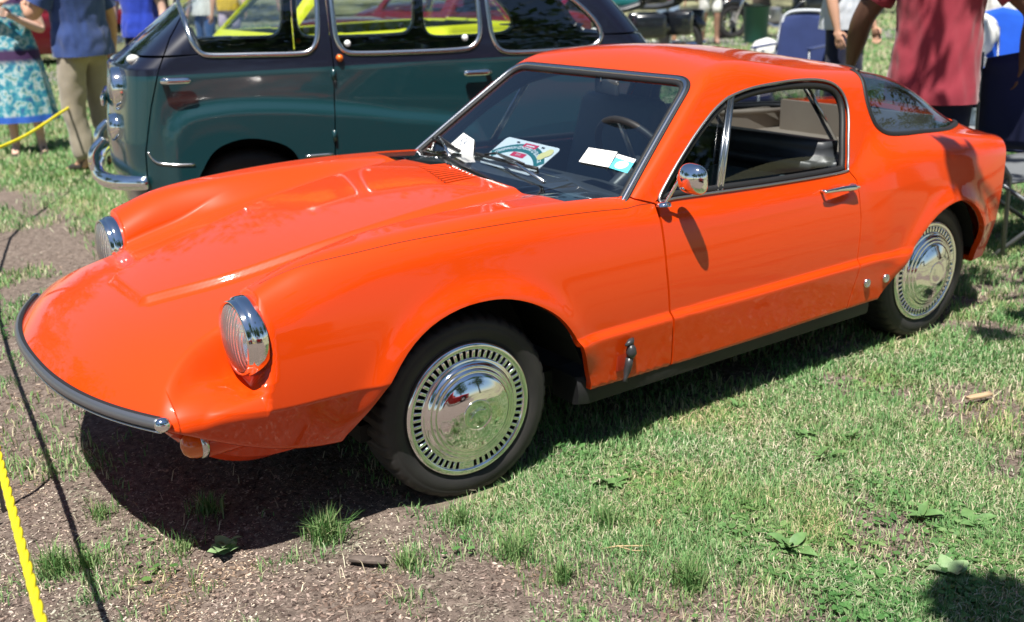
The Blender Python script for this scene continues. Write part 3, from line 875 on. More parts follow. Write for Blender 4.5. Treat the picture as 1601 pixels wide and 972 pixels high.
for cx_, cy_, r_ in ((.115, .022, .021), (.130, .040, .021)):
    psheet('gold_seal', [(cx_+r_*math.cos(a_), cy_+r_*math.sin(a_)) for a_ in np.linspace(0, 2*math.pi, 22, endpoint=False)], GOLD, .0026+.0006*(cy_ > .03))
for x_ in (-.072, .078):
    psheet('slot', [(x_-.009, .062), (x_+.009, .062), (x_+.009, .056), (x_-.009, .056)], DARK, .003)

# louvres: dark slots sunk in the hood with raised lips
lv = MB(); lip = MB()
A_, B_, C_, D_ = (np.array(q) for q in ((-.352, -.150), (-.440, -.118), (-.392, .135), (-.270, .140)))   # lower-left, upper-left, upper-right, lower-right in x,y
for k in range(10):
    t = k/9; p, q = A_+(D_-A_)*t, B_+(C_-B_)*t
    for mb_, w_, h_, sh in ((lv, .0048, .0016, 0.), (lip, .0030, .0030, .0080)):
        rows = []
        for s_ in np.linspace(0, 1, 7):
            x, y = p+(q-p)*s_; P_ = top_pt(np.array(x), np.array(abs(y)))
            rows.append((x, y, float(P_[2])))
        d_ = np.array([-(q-p)[1], (q-p)[0]]); d_ = d_/np.linalg.norm(d_)*(1 if d_[1] > 0 else -1)
        vs = []
        for (x, y, z) in rows:
            for o_, e_ in ((-w_, .0022), (0, h_+.0022), (w_, .0022)):
                vs.append((x+d_[0]*(o_+sh), y+d_[1]*(o_+sh), z+e_))
        mb_.add(vs, [(i*3+j, i*3+j+1, (i+1)*3+j+1, (i+1)*3+j) for i in range(6) for j in range(2)])
lv.build('louvre_slots', DARK, car); lip.build('louvre_lips', ORANGE, car)

# interior
SEAT = mat('seat_vinyl', (.055, .085, .095), rough=.42, bump=(200, .2, .001))
def seat(sy, top):
    def pad(c, d, rot, name, m, par, n=3):
        bm = bmesh.new(); bmesh.ops.create_cube(bm, size=1); bmesh.ops.scale(bm, vec=d, verts=bm.verts)
        bmesh.ops.bevel(bm, geom=bm.edges[:], offset=min(d)*.42, segments=5, affect='EDGES', profile=.5)
        bmesh.ops.rotate(bm, cent=(0, 0, 0), matrix=Matrix.Rotation(rot, 3, 'Y'), verts=bm.verts); bmesh.ops.translate(bm, vec=c, verts=bm.verts)
        return MB().bm(bm).build(name, m, par)
    b = pad((-1.36-.25*(.94-top), sy*.31, top-.28), (.13, .46, .56), -.30-1.2*(.94-top), 'seat_back', SEAT, car)
    pad((-1.08, sy*.31, .40), (.50, .46, .14), .12, 'seat_cushion', SEAT, car)
seat(1, .73); seat(-1, .95)
bm = bmesh.new(); bmesh.ops.create_cube(bm, size=1); bmesh.ops.scale(bm, vec=(.22, 1.12, .16), verts=bm.verts)
bmesh.ops.bevel(bm, geom=bm.edges[:], offset=.065, segments=5, affect='EDGES'); bmesh.ops.translate(bm, vec=(-1.72, 0, .725), verts=bm.verts)
MB().bm(bm).build('bulkhead_bolster', VINYL, car)
MB().box((-1.76, 0, .50), (.06, 1.16, .40)).build('bulkhead', VINYL, car)
for s in (1, -1): MB().tube([(-1.82, s*.55, .78), (-2.1, s*.53, .775), (-2.35, s*.49, .762), (-2.55, s*.43, .758)], .012, 8).box((-2.19, s*.515, .70), (.76, .012, .15), Matrix.Rotation(s*.13, 3, 'Z')).build('side_board', TRIMB, car)
MB().box((-2.50, 0, .68), (.02, .80, .27)).build('tail_board', TRIMB, car)
MB().box((-2.22, 0, .66), (.86, 1.0, .03)).build('luggage_floor', TRIMB, car)
dash = MB()
dp = [(-.56, .80), (-.62, .805), (-.80, .790), (-.86, .765), (-.865, .70), (-.80, .62), (-.60, .60)]
vs = []
for y in (-.60, -.3, 0, .3, .60):
    for (x, z) in dp: vs.append((x-.03*(abs(y) > .5), y, z-.030-.03*(abs(y) > .5)))
n_ = len(dp); dash.add(vs, [(i*n_+k, i*n_+k+1, (i+1)*n_+k+1, (i+1)*n_+k) for i in range(4) for k in range(n_-1)])
dash.build('dashboard', VINYL, car)
swc_ = Vector((-.93, .33, .80)); R_ = Matrix.Rotation(-1.05, 3, 'Y')
ringp = [swc_+R_ @ Vector((.185*math.cos(t), .185*math.sin(t), 0)) for t in np.linspace(0, 2*math.pi, 48, endpoint=False)]
stw = MB().tube(ringp, .0125, 10, True).build('steering_wheel', BLACKR, car)
sp_ = MB()
for t in (0, math.pi, -math.pi/2): sp_.tube([swc_+R_ @ Vector((.03*math.cos(t), .03*math.sin(t), -.01)), swc_+R_ @ Vector((.18*math.cos(t), .18*math.sin(t), 0))], .009, 8)
sp_.build('spokes', DULL, stw)
MB().tube([swc_+R_ @ Vector((0, 0, .012)), swc_+R_ @ Vector((0, 0, -.05)), swc_+R_ @ Vector((.0, 0, -.30))], [.03, .03, .02], 12).build('steering_column', VINYL, stw)
# interior mirror
MB().box((-1.005, .075, 1.035), (.018, .17, .055), Matrix.Rotation(-.25, 3, 'Z'), .008).build('inside_mirror', VINYL, car)
MB().tube([(-1.02, .03, 1.085), (-1.0, .05, 1.05)], .005, 8).build('mirror_stalk', BRIGHT, car)
# struts of the tail window
for s in (1, -1):
    MB().tube([(-1.79, s*.30, 1.0), (-2.01, s*.30, .74)], .013, 8).build('window_strut', CHROME, car)
MB().tube([(-.80, 0, .45), (-.84, 0, .62)], [.008, .016], 10).build('gear_lever', BLACKR, car)
# ---------------------------------------------------------------- ground
def vnoise(x, y, sc, seed):
    """smooth value noise, 0..1"""
    r = np.random.default_rng(seed); G = r.random((256, 256))
    u, v = np.asarray(x)/sc+1000, np.asarray(y)/sc+1000
    iu, iv = np.floor(u).astype(int), np.floor(v).astype(int); fu, fv = u-iu, v-iv
    fu, fv = fu*fu*(3-2*fu), fv*fv*(3-2*fv); g = lambda a, b: G[(iu+a) % 256, (iv+b) % 256]
    return (g(0, 0)*(1-fu)+g(1, 0)*fu)*(1-fv)+(g(0, 1)*(1-fu)+g(1, 1)*fu)*fv
def fbm(x, y, sc, seed, o=4):
    return sum(vnoise(x, y, sc/2**k, seed+k)*.5**k for k in range(o))/sum(.5**k for k in range(o))
def cover(x, y):
    """share of the ground under grass: bare mulch at the nose, lawn towards the tail"""
    x = np.asarray(x); y = np.asarray(y)
    edge = -.20-.27*np.maximum(y-.85, -.5)+.66*(fbm(x, y, .9, 3)-.5)
    lawn = 1-sst(x, edge-.25, edge+.30)
    n = fbm(x, y, .42, 11)
    patch = sst(n, .50, .64)
    back = sst(-y, .6, 3.0)                       # scrappy turf behind and to the left
    base = .035+.10*patch+.15*sst(fbm(x, y, .13, 15), .57, .70)
    c = lawn+(1-lawn)*(base*(1-back)+back*(.04+.52*sst(fbm(x, y, .5, 21), .48, .66)))
    c = c*(1-.80*sst(fbm(x, y, .38, 31), .54, .70)*lawn)
    far = sst(np.hypot(x, y), 8, 14)
    c = c*(1-far)+.85*far
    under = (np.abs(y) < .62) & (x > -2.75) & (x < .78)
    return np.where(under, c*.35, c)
def relief(x, y):
    near = np.exp(-(np.hypot(x, y-.5)/6.)**2)
    return (.022*(fbm(x, y, .35, 41)-.5)+.010*(vnoise(x, y, .06, 51)-.5)*(1-.7*cover(x, y)))*near
def axis(lo, hi, step, far, g=1.25):
    a = list(np.arange(lo, hi+1e-6, step)); s = step
    while a[-1] < far: s *= g; a.append(a[-1]+s)
    s = step
    while a[0] > -far: s *= g; a.insert(0, a[0]-s)
    return np.array(a)
gx, gy = axis(-3.2, 1.5, .022, 260), axis(-3.4, 2.3, .022, 260)
GX, GY = np.meshgrid(gx, gy, indexing='ij'); GZ = relief(GX, GY)-.004
for wx in (0, -WB_):
    for wy in (.58, -.58): GZ = GZ*(1-np.exp(-(((GX-wx)/.22)**2+((GY-wy)/.16)**2)))
nx, ny = GX.shape; ii = np.arange(nx*ny).reshape(nx, ny)
me = bpy.data.meshes.new('ground')
me.vertices.add(nx*ny); me.vertices.foreach_set('co', np.stack([GX, GY, GZ], -1).astype(np.float32).ravel())
qf = np.stack([ii[:-1, :-1], ii[1:, :-1], ii[1:, 1:], ii[:-1, 1:]], -1).reshape(-1, 4)
me.loops.add(qf.size); me.loops.foreach_set('vertex_index', qf.astype(np.int32).ravel())
me.polygons.add(len(qf)); me.polygons.foreach_set('loop_start', np.arange(0, qf.size, 4, dtype=np.int32)); me.polygons.foreach_set('use_smooth', np.ones(len(qf), bool))
me.update(calc_edges=True)
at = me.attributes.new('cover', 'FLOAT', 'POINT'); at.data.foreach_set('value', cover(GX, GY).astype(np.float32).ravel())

def ground_mat():
    m = bpy.data.materials.new('soil_and_turf'); m.use_nodes = True; n = m.node_tree.nodes; l = m.node_tree.links; b = n['Principled BSDF']
    b.inputs['Roughness'].default_value = .95; b.inputs['Specular IOR Level'].default_value = .15
    tc = n.new('ShaderNodeTexCoord')
    def noise(sc, det=6, rough=.6):
        t = n.new('ShaderNodeTexNoise'); t.inputs['Scale'].default_value = sc; t.inputs['Detail'].default_value = det; t.inputs['Roughness'].default_value = rough
        l.new(tc.outputs['Object'], t.inputs['Vector']); return t.outputs['Fac']
    def ramp(f, stops):
        r = n.new('ShaderNodeValToRGB'); e = r.color_ramp.elements
        while len(e) < len(stops): e.new(.5)
        for q, (p, c) in zip(e, stops): q.position = p; q.color = (*c, 1)
        l.new(f, r.inputs[0]); return r.outputs[0]
    def mix(f, a, c):
        x = n.new('ShaderNodeMix'); x.data_type = 'RGBA'
        if isinstance(f, float): x.inputs['Factor'].default_value = f
        else: l.new(f, x.inputs['Factor'])
        l.new(a, x.inputs['A']); l.new(c, x.inputs['B']); return x.outputs['Result']
    soil = mix(noise(3.5), ramp(noise(55), [(.30, (.042, .032, .028)), (.5, (.140, .108, .090)), (.72, (.29, .232, .195))]),
               ramp(noise(38), [(.32, (.070, .054, .046)), (.55, (.20, .158, .132)), (.75, (.36, .295, .25))]))
    # pale specks of chaff
    v = n.new('ShaderNodeTexVoronoi'); v.inputs['Scale'].default_value = 150; l.new(tc.outputs['Object'], v.inputs['Vector'])
    sp = ramp(v.outputs['Distance'], [(.14, (1, 1, 1)), (.24, (0, 0, 0))])
    sm = n.new('ShaderNodeMath'); sm.operation = 'MULTIPLY'; l.new(sp, sm.inputs[0]); l.new(ramp(noise(9), [(.45, (0, 0, 0)), (.65, (.75, .75, .75))]), sm.inputs[1])
    rgb = n.new('ShaderNodeRGB'); rgb.outputs[0].default_value = (.70, .58, .48, 1)
    soil = mix(sm.outputs[0], soil, rgb.outputs[0])
    turf = mix(noise(1.3), ramp(noise(42), [(.3, (.10, .10, .055)), (.55, (.25, .255, .145)), (.75, (.44, .41, .28))]),
               ramp(noise(26), [(.3, (.13, .125, .075)), (.55, (.29, .28, .165)), (.75, (.47, .43, .31))]))
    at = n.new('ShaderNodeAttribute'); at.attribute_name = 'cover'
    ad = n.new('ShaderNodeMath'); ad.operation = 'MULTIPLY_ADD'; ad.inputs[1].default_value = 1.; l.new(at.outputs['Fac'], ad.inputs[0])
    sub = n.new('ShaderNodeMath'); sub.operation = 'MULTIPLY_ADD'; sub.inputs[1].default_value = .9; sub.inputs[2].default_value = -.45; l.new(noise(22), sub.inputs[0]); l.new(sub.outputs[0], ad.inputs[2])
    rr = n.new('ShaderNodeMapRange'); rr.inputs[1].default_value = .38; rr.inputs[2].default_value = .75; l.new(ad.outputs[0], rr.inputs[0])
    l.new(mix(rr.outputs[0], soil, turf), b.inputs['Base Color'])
    bp = n.new('ShaderNodeBump'); bp.inputs['Strength'].default_value = .9; bp.inputs['Distance'].default_value = .012
    l.new(noise(70, 8, .7), bp.inputs['Height']); l.new(bp.outputs[0], b.inputs['Normal'])
    return m
ground = link('ground', me, None, ground_mat()); tag(ground, kind='structure')

# ---- scattered small geometry, kept to what the camera region can see
CAMP = np.array(cam.matrix_world.translation); CR3 = np.array(cam.matrix_world.to_3x3())
def in_view(P, m=1.04):
    d = (P-CAMP) @ CR3; z = -d[:, 2]; f = 1641/1601*2
    return (z > .1) & (np.abs(d[:, 0]/z*f) < m) & (np.abs(d[:, 1]/z*f) < m*972/1601)
def rays_ground(n, ymin, ymax, r):
    """ground points spread evenly over the picture rows ymin..ymax (so density follows what is seen)"""
    px = r.random(n)*2.06-1.03; py = ymin+(ymax-ymin)*r.random(n)
    f = 1601/1641/2
    d = np.stack([px*f, -(py*2-1)*972/1601*f, -np.ones(n)], -1) @ CR3.T
    t = -CAMP[2]/d[:, 2]; P = CAMP+d*t[:, None]
    return P[(d[:, 2] < -.01) & (t < 30)]
def fast_mesh(name, V, tri_sizes, m, F):
    me = bpy.data.meshes.new(name)
    me.vertices.add(len(V)); me.vertices.foreach_set('co', V.astype(np.float32).ravel())
    me.loops.add(len(F)); me.loops.foreach_set('vertex_index', F.astype(np.int32))
    st = np.r_[0, np.cumsum(tri_sizes)[:-1]].astype(np.int32)
    me.polygons.add(len(tri_sizes)); me.polygons.foreach_set('loop_start', st)
    me.update(calc_edges=True)
    me.polygons.foreach_set('use_smooth', np.ones(len(tri_sizes), bool))
    return link(name, me, None, m)
def blades(name, P, L, W, lean, m, r):
    n = len(P); a = r.random(n)*2*math.pi; ln = lean[0]+(lean[1]-lean[0])*r.random(n)
    h = np.stack([np.cos(a), np.sin(a), 0*a], -1); s = np.stack([-np.sin(a+.6*(r.random(n)-.5)), np.cos(a), 0*a], -1)
    up = np.array([0, 0, 1.])
    L = L*(.45+.9*r.random(n)); W = W*(.7+.6*r.random(n))
    c1 = P+(up*np.cos(ln*.55)[:, None]+h*np.sin(ln*.55)[:, None])*(L*.55)[:, None]
    c2 = c1+(up*np.cos(ln*1.25)[:, None]+h*np.sin(ln*1.25)[:, None])*(L*.5)[:, None]
    c2[:, 2] = np.maximum(c2[:, 2], .003); b = P-up*.004
    V = np.stack([b-s*W[:, None]/2, b+s*W[:, None]/2, c1+s*W[:, None]*.42, c1-s*W[:, None]*.42, c2], 1).reshape(-1, 3)
    o = np.arange(n)[:, None]*5
    F = (o+np.array([0, 1, 2, 3, 3, 2, 4])).ravel()
    return fast_mesh(name, V, np.tile([4, 3], n), m, F)
def blade_mat(name, stops, trans=.35):
    m = bpy.data.materials.new(name); m.use_nodes = True; n = m.node_tree.nodes; l = m.node_tree.links; b = n['Principled BSDF']
    g = n.new('ShaderNodeNewGeometry'); r = n.new('ShaderNodeValToRGB'); e = r.color_ramp.elements
    while len(e) < len(stops): e.new(.5)
    for q, (p, c) in zip(e, stops): q.position = p; q.color = (*c, 1)
    l.new(g.outputs['Random Per Island'], r.inputs[0])
    # patches: drier and darker growth over the lawn
    tc = n.new('ShaderNodeTexCoord'); ns = n.new('ShaderNodeTexNoise'); ns.inputs['Scale'].default_value = 2.6; ns.inputs['Detail'].default_value = 4
    l.new(tc.outputs['Object'], ns.inputs['Vector'])
    cr_ = n.new('ShaderNodeValToRGB'); e2 = cr_.color_ramp.elements; e2.new(.5)
    for q, (p, c) in zip(e2, ((.36, (.66, .84, .72)), (.50, (1, 1, 1)), (.66, (1.0, .93, .76)))): q.position = p; q.color = (*c, 1)
    l.new(ns.outputs['Fac'], cr_.inputs[0])
    mu = n.new('ShaderNodeMix'); mu.data_type = 'RGBA'; mu.blend_type = 'MULTIPLY'; mu.inputs['Factor'].default_value = .9
    l.new(r.outputs[0], mu.inputs['A']); l.new(cr_.outputs[0], mu.inputs['B'])
    r = mu; r_out = mu.outputs['Result']; l.new(r_out, b.inputs['Base Color'])
    b.inputs['Roughness'].default_value = .55; b.inputs['Specular IOR Level'].default_value = .25
    t = n.new('ShaderNodeBsdfTranslucent'); l.new(r_out, t.inputs[0])
    mx = n.new('ShaderNodeMixShader'); mx.inputs[0].default_value = trans
    l.new(b.outputs[0], mx.inputs[1]); l.new(t.outputs[0], mx.inputs[2]); l.new(mx.outputs[0], n['Material Output'].inputs[0])
    return m
GRASSM = blade_mat('grass_blade', [(0, (.095, .215, .075)), (.3, (.16, .32, .115)), (.58, (.235, .40, .155)), (.80, (.34, .45, .21)), (.9, (.52, .50, .32)), (1, (.64, .59, .43))])
DRYM = blade_mat('dry_blade', [(0, (.34, .29, .20)), (.5, (.52, .46, .33)), (1, (.68, .62, .48))], .2)
gr = np.random.default_rng(101)
def scatter(n, y0, y1, fn, seed):
    r = np.random.default_rng(seed); P = rays_ground(n, y0, y1, r)
    P = P[r.random(len(P)) < fn(P[:, 0], P[:, 1])]
    w_ = np.zeros(len(P), bool)
    for wx in (0, -WB_): w_ |= (np.abs(P[:, 0]-wx) < .15) & (np.abs(P[:, 1]-.58) < .10)
    P = P[~w_]; P[:, 2] = relief(P[:, 0], P[:, 1])-.004
    return P
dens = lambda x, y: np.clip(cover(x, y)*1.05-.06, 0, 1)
P = scatter(330000, .30, 1.03, dens, 5); dist = np.linalg.norm(P-CAMP, axis=1)
tag(blades('grass', P, (.018+.018*fbm(P[:, 0], P[:, 1], .22, 25))+.004*(dist-2), .0030*np.clip(dist/2.8, .8, 2.2), (.15, 1.25), GRASSM, gr), kind='stuff')
P = scatter(120000, .0, .30, dens, 6); dist = np.linalg.norm(P-CAMP, axis=1)
tag(blades('grass', P,   .045+.001*dist, .0013*dist, (.1, 1.0), GRASSM, gr), kind='stuff')
P = scatter(65000, .28, 1.03, lambda x, y: np.clip(1.1*cover(x, y)-.12, .02, 1)*sst(fbm(x, y, .30, 61), .30, .62), 8); dist = np.linalg.norm(P-CAMP, axis=1)
P[:, 2] += .004
tag(blades('dry_grass', P, .036+.002*dist, .0022*np.clip(dist/2.8, .8, 2.5), (1.2, 1.75), DRYM, gr), kind='stuff')
# mulch chips and chaff on the bare soil
def chips(name, P, size, m, r, flat=.35):
    n = len(P); a = r.random(n)*2*math.pi; t = (r.random(n)-.5)*flat*2
    u = np.stack([np.cos(a)*np.cos(t), np.sin(a)*np.cos(t), np.sin(t)], -1); v = np.stack([-np.sin(a), np.cos(a), (r.random(n)-.5)*flat], -1)
    L = size*(.4+1.5*r.random(n)**2); W = L*(.22+.4*r.random(n)); q = P+np.array([0, 0, .002])
    h = np.array([0, 0, 1.])*(W*.35)[:, None]
    V = np.stack([q-u*L[:, None]-v*W[:, None]*.6, q+u*L[:, None]*.9-v*W[:, None], q+u*L[:, None]+v*W[:, None]*.7, q-u*L[:, None]*.8+v*W[:, None], q+h], 1).reshape(-1, 3)
    o = np.arange(n)[:, None]*5
    return fast_mesh(name, V, np.tile([3, 3, 3, 3], n), m, (o+np.array([0, 1, 4, 1, 2, 4, 2, 3, 4, 3, 0, 4])).ravel())
CHIPM = blade_mat('mulch_chip', [(0, (.04, .028, .025)), (.3, (.11, .078, .066)), (.65, (.22, .162, .138)), (.9, (.34, .265, .23)), (1, (.52, .43, .37))], .0)
CHAFFM = blade_mat('chaff', [(0, (.55, .42, .32)), (.5, (.70, .58, .46)), (1, (.82, .74, .62))], .1)
bare = lambda x, y: np.clip(1.1-1.2*cover(x, y), 0.04, 1)
P = scatter(80000, .28, 1.03, bare, 12); tag(chips('mulch_chips', P, .0044, CHIPM, gr), kind='stuff')
P = scatter(34000, .40, 1.03, lambda x, y: bare(x, y)*sst(fbm(x, y, .5, 77), .35, .6), 13); tag(chips('chaff', P, .0024, CHAFFM, gr, .2), kind='stuff')
# ---------------------------------------------------------------- other cars: implicit shells meshed by horizontal or vertical rays
def shell(Ff, O, D, rmax, n=24, steps=14, warp=None):
    """O, D: (i, j, 3) ray origins and directions; first exit of Ff<0"""
    sh = O.shape[:2]; lo = np.zeros(sh); hi = np.full(sh, rmax); found = np.zeros(sh, bool); prev = 0.
    ev = lambda t: Ff(*np.moveaxis(O+D*t[..., None], -1, 0))
    for t in np.linspace(0, rmax, n+1)[1:]:
        F = ev(np.full(sh, t)); new = (F > 0) & ~found
        lo = np.where(new, prev, lo); hi = np.where(new, t, hi); found |= new; prev = t
        if found.all(): break
    for _ in range(steps):
        m = .5*(lo+hi); F = ev(m); lo = np.where(F > 0, lo, m); hi = np.where(F > 0, m, hi)
    return O+D*(.5*(lo+hi))[..., None]
def grid_tm(P, Ff, wrap=False, e=2e-3):
    x, y, z = np.moveaxis(P, -1, 0)
    N = np.stack([Ff(x+e, y, z)-Ff(x-e, y, z), Ff(x, y+e, z)-Ff(x, y-e, z), Ff(x, y, z+e)-Ff(x, y, z-e)], -1)
    N /= np.maximum(np.linalg.norm(N, axis=-1, keepdims=True), 1e-9)
    i, j = P.shape[:2]; ix = np.arange(i*j).reshape(i, j)
    if wrap: ix = np.concatenate([ix, ix[:, :1]], 1)
    a, b, c, d = ix[:-1, :-1].ravel(), ix[:-1, 1:].ravel(), ix[1:, 1:].ravel(), ix[1:, :-1].ravel()
    T = np.concatenate([np.stack([a, b, c], 1), np.stack([a, c, d], 1)]); PP = P.reshape(-1, 3); NN = N.reshape(-1, 3)
    fn = np.cross(PP[T[:, 1]]-PP[T[:, 0]], PP[T[:, 2]]-PP[T[:, 0]]); ok = np.linalg.norm(fn, axis=1) > 1e-10
    T = T[ok]; fn = fn[ok]
    s = (fn*NN[T[:, 0]]).sum(1) < 0; T[s] = T[s][:, ::-1]
    return TM(PP, NN, T)

# ---- the dark green microvan, in its own coordinates (x forward, y left, z up), origin below its front axle
VGREEN = mat('dark_green_paint', (.005, .036, .044), rough=.3, coat=1.0)
VBLACK = mat('navy_black_paint', (.006, .007, .018), rough=.3, coat=1.0)
VX, VY = -.522, -2.493
SH = 0.
WF, WR = -.072, -1.85
belt = lambda x: 1.022+0*x
VBULGE = spline_poly([(.29, .0), (.30, .45), (.295, .66), (.27, .78), (.20, .85), (.08, .875), (-.1, .88), (-.4, .855), (-.8, .79), (-1.2, .68), (-1.3, .2), (-.5, -.1)], 3)
def Fvan(x, y, z):
    zz = z-SH*(x+.6)*sst(z, .3, .7)    # body rakes slightly nose up
    b = np.abs(y)
    hw = .728-.30*np.maximum(zz-1.0, 0)**1.35-.25*np.maximum(.50-zz, 0)**2*4
    # embossed wing over the front wheel, on the door
    bl = sdpoly(VBULGE, x, zz) if np.size(x) < 4e6 else 0
    hw = hw+.020*sst(-bl, -.035, .06)*(zz < 1.1)
    xf = .565-.14*np.maximum(zz-.72, 0)-1.15*np.maximum(zz-1.05, 0)-.26*b*b-.25*np.maximum(.55-zz, 0)
    xr = -2.36+.12*np.maximum(zz-.7, 0)+.95*np.maximum(zz-1.0, 0)**1.2+.30*b*b
    s = smax(b-hw, smax(x-xf, xr-x, .05), .13)
    return smax(s, zz-(1.56-.12*b*b-.05*(x+.8)**2), .16)
zl = np.concatenate([np.linspace(.27, 1.46, 96)])
ph = np.linspace(0, 2*math.pi, 260, endpoint=False)
# spine along x, rays in the horizontal plane
bx, by = np.cos(ph), np.sin(ph)
ang = ph
ox = np.clip(np.tan(np.clip(np.pi/2-np.abs(ph-np.pi/2), -1.4, 1.4)), -1, 1)
per = []
XA, XB = -1.85, .10
for k in np.linspace(XA, XB, 130): per.append((k, 0, 0, 1))
for t in np.linspace(90, -90, 90)[1:-1]: per.append((XB, 0, math.cos(math.radians(t)), math.sin(math.radians(t))))
for k in np.linspace(XB, XA, 130): per.append((k, 0, 0, -1))
for t in np.linspace(-90, -270, 60)[1:-1]: per.append((XA, 0, math.cos(math.radians(t)), math.sin(math.radians(t))))
per = np.array(per); npz = len(per)
xo = np.broadcast_to(per[None, :, 0], (len(zl), npz)); xo = np.where(zl[:, None] > 1.1, np.clip(xo, -1.55, -.25), xo)
O = np.stack([xo, 0*xo, np.broadcast_to(zl[:, None], xo.shape)], -1)
D = np.stack([np.broadcast_to(per[None, :, 2], xo.shape), np.broadcast_to(per[None, :, 3], xo.shape), 0*xo], -1)
VAN = grid_tm(shell(Fvan, O, D, 1.1), Fvan, True)
# roof: vertical rays over the plan of the last slice
lastp = VAN.P.reshape(len(zl), npz, 3)[-1]; cen = np.array([-.8, 0, 1.46])
fr_ = np.linspace(1, 0, 14)
RO = cen+(lastp[None]-cen)*fr_[:, None, None]; RD = np.zeros_like(RO); RD[..., 2] = 1
RO[..., 2] = 1.459
ROOF = grid_tm(shell(Fvan, RO, RD, .3), Fvan, True)

van = thing('microvan', 'dark green and black vintage microvan with chrome trimmed windows behind the orange coupe', 'car', (VX, VY, 0), math.radians(-17))
def lx(p): return p
VW1 = spline_poly([(.142, 1.345), (.136, 1.25), (.118, 1.165), (.095, 1.125), (.055, 1.105), (-.15, 1.097), (-.35, 1.092), (-.405, 1.103), (-.436, 1.15), (-.450, 1.25), (-.455, 1.37), (-.42, 1.41), (-.15, 1.43), (.08, 1.41)], 5)
VW2 = spline_poly([(-.535, 1.37), (-.530, 1.25), (-.534, 1.15), (-.56, 1.095), (-.62, 1.080), (-.88, 1.073), (-1.14, 1.073), (-1.20, 1.088), (-1.232, 1.14), (-1.237, 1.25), (-1.232, 1.36), (-1.19, 1.405), (-.88, 1.43), (-.58, 1.42)], 5)
VW3 = spline_poly([(-1.294, 1.35), (-1.294, 1.2), (-1.303, 1.12), (-1.33, 1.065), (-1.39, 1.046), (-1.55, 1.043), (-1.78, 1.048), (-1.85, 1.065), (-1.875, 1.11), (-1.835, 1.185), (-1.74, 1.275), (-1.64, 1.34), (-1.5, 1.39), (-1.36, 1.395)], 5)
near = lambda P: (P[:, 1] > .2)
def f_win(Q):
    return lambda P: np.where(np.abs(P[:, 1]) > .35, sdpoly(Q, P[:, 0], P[:, 2]), 1.)
VWS = [(-.50, 1.115), (.50, 1.115), (.44, 1.36), (-.44, 1.36)]
f_vws = lambda P: np.where(P[:, 0] > .02, sdpoly(VWS, P[:, 1], P[:, 2], .05), 1.)
f_vrw = lambda P: np.where(P[:, 0] < -1.75, sdpoly([(-.36, 1.12), (.36, 1.12), (.30, 1.32), (-.30, 1.32)], P[:, 1], P[:, 2], .05), 1.)
VARCH = [(-.335, .2), (-.335, .42), (-.315, .57), (-.25, .67), (-.085, .718), (.06, .685), (.135, .60), (.175, .50), (.195, .2)]
VARCH = [tuple(q) for q in smooth_curve(VARCH, 4)]+[(.195, -.2), (-.335, -.2)]
VARCHR = [(q[0]+WR-WF, q[1]-.10) for q in VARCH]
fa1 = lambda P: np.where(np.abs(P[:, 1]) > .35, np.minimum(sdpoly(VARCH, P[:, 0], P[:, 2]), sdpoly(VARCHR, P[:, 0], P[:, 2])), 1.)
V = VAN.clip(neg(fa1))
VG = V.clip(f_vws), V.clip(f_vrw)
for Q in (VW1, VW2, VW3): V = V.clip(neg(f_win(Q)))
V = V.clip(neg(f_vws)).clip(neg(f_vrw))
# shut lines
VD1 = [(.405, .30), (.383, .68), (.335, .88), (.28, 1.05), (.215, 1.18), (.08, 1.37), (.0, 1.45), (-.50, 1.45), (-.505, 1.0), (-.475, .60), (-.475, .30)]
f_d1 = lambda P: np.where(np.abs(P[:, 1]) > .40, sdpoly(VD1, P[:, 0], P[:, 2]), 1.)
f_belt = lambda P: P[:, 2]-belt(P[:, 0])
lowb = V.clip(neg(f_d1, .003)).clip(f_belt); uppb = V.clip(neg(f_d1, .003)).clip(neg(f_belt))
link('body', lowb.skirt(.03).mesh('body'), van, VGREEN)
link('upper_body', uppb.skirt(.03).join(ROOF).mesh('upper_body'), van, VBLACK)
DR_ = V.clip(lambda P: f_d1(P)+.003)
for sgn in (1, -1):
    Dn = DR_.clip(lambda P: -sgn*P[:, 1])
    dd = link('door', Dn.clip(f_belt).skirt(.03).mesh('door'), van, VGREEN)
    link('door_frame', Dn.clip(neg(f_belt)).skirt(.03).mesh('door_frame'), dd, VBLACK)
VGL = glassmat('van_glass', (.86, .90, .90))
link('windscreen', VG[0].offset(-.008).mesh('windscreen'), van, VGL); link('rear_window', VG[1].offset(-.008).mesh('rear_window'), van, VGL)
def van_side(C_, sgn):
    x, z = C_[:, 0], C_[:, 1]; lo, hi = np.full(len(x), .2), np.full(len(x), .95)
    for _ in range(22):
        m = .5*(lo+hi); F = Fvan(x, m, z); lo = np.where(F > 0, lo, m); hi = np.where(F > 0, m, hi)
    y = .5*(lo+hi); e = 2e-3
    N = np.stack([Fvan(x+e, y, z)-Fvan(x-e, y, z), Fvan(x, y+e, z)-Fvan(x, y-e, z), Fvan(x, y, z+e)-Fvan(x, y, z-e)], -1)
    N /= np.linalg.norm(N, axis=-1, keepdims=True)
    return np.stack([x, y*sgn, z], -1), N*[1, sgn, 1]
